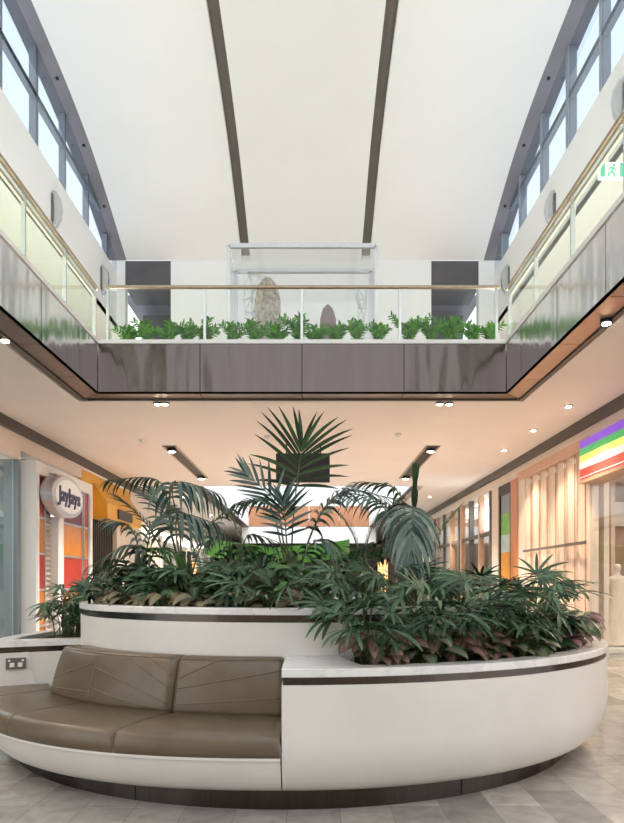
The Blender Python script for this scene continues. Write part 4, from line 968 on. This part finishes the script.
fo.build('foliage', M['lily'], r_, smooth=True, fix=False); MB().tube([(x, y, .9), (x, y, 1.14)], .007, 6).build('stem', M['cane'], r_)
# glossy plants along the bridge
xs = [-3.35, -2.95, -2.55, -2.25, -1.95, -1.45, -1.05, -.65, -.25, .05, .45, .8, 1.2, 1.75, 2.15, 2.55, 2.9, 3.2]
for i, x in enumerate(xs):
    y = YB + R.uniform(.28, .48); r_ = empty('arching_trough_plant', (x, y, 5.72), 'bright green arching plant in the bridge trough, %s from the left' % ORD[i], 'foliage plant', 'plants along the bridge')
    st = MB(); fo = MB(); h = R.uniform(.34, .48) * (1.25 if i in (4, 8, 13, 15) else 1)
    for k in range(11):
        a = R.uniform(0, 2 * PI); l = h * R.uniform(.6, 1.1); lean = R.uniform(.1, .8)
        pts = bez([(x, y, 5.70), (x + .3 * lean * l * math.cos(a), y + .15 * lean * l * math.sin(a), 5.72 + l * .6), (x + lean * l * math.cos(a), y + .4 * lean * l * math.sin(a), 5.72 + l)], 10)
        st.tube(pts, .007, 5)
        for q in range(2, 11):
            T = (pts[min(q + 1, 10)] - pts[q - 1]).normalized(); S = T.cross(Vector((0, -1, .2))).normalized()
            for s in (-1, 1): blade(fo, pts[q], T * .7 + S * s * .7 + Vector((0, R.uniform(-.3, .3), 0)), Vector((0, -1, .4)), R.uniform(.08, .12), .016, .2, ovate, .1, 4)
    st.build('stem', M['fresh'], r_); fo.build('foliage', M['zz'], r_, smooth=True, fix=False)

# ------------------------------------------------------------------ light: daylight through glazing, lamps in the shops, added fill lamps
def area(name, loc, rot, sx, sy, e_, c):
    l = bpy.data.lights.new(name, 'AREA'); l.shape = 'RECTANGLE'; l.size = sx; l.size_y = sy; l.energy = e_; l.color = c
    o = bpy.data.objects.new(name, l); col.objects.link(o); o.location = loc; o.rotation_euler = rot; return o
for nm, x_ in (('left', XL - .45), ('right', XR + .45)):
    area('gallery_uplight_' + nm, (x_, 6.5, 5.72), (0, PI, 0), .3, 19, 175, (.92, .97, 1))  # unseen strips added behind the fascias to brighten the vault
for i_, (x_, y_) in enumerate([(x, y) for x in (-5.0, 4.5) for y in (1, 4, 7)]):
    r_ = empty('ceiling_panel_light', (x_, y_, ZC), 'flat square ceiling lamp over the %s walkway, %s from the camera' % ('left' if x_ < 0 else 'right', ORD[i_ % 3]), 'ceiling light', 'ceiling lamps over the walkways')  # out-of-view lamps added to light the floor and, by bounce, the ceiling
    MB().box(x_ - .3, x_ + .3, y_ - .3, y_ + .3, ZC - .03, ZC + .01).build('lamp_panel', M['downl'], r_)
    area('walkway_lamp', (x_, y_, ZC - .05), (0, 0, 0), .5, .5, 30, (1, .82, .66)).parent = None
area('shop_light_left', (-7.8, 11, 4.0), (0, 0, 0), 2, 6, 70, (.95, 1, 1))
area('shop_light_right', (7.6, 12, 3.9), (0, 0, 0), 3, 7, 110, (1, .86, .72))
area('skylight_far_hall', (-.2, 32, 13), (0, 0, 0), 7, 15, 1000, (1, 1, 1))
area('gallery_light_left', (-7.2, 11, 8.6), (0, 0, 0), 1.5, 14, 160, (1, 1, .92))
area('gallery_light_right', (6.9, 11, 8.6), (0, 0, 0), 1.5, 14, 160, (1, .99, .97))
sc.view_settings.view_transform = 'Standard'; sc.view_settings.look = 'None'; sc.view_settings.gamma = 1
sc.view_settings.use_curve_mapping = False; sc.view_settings.exposure = .6
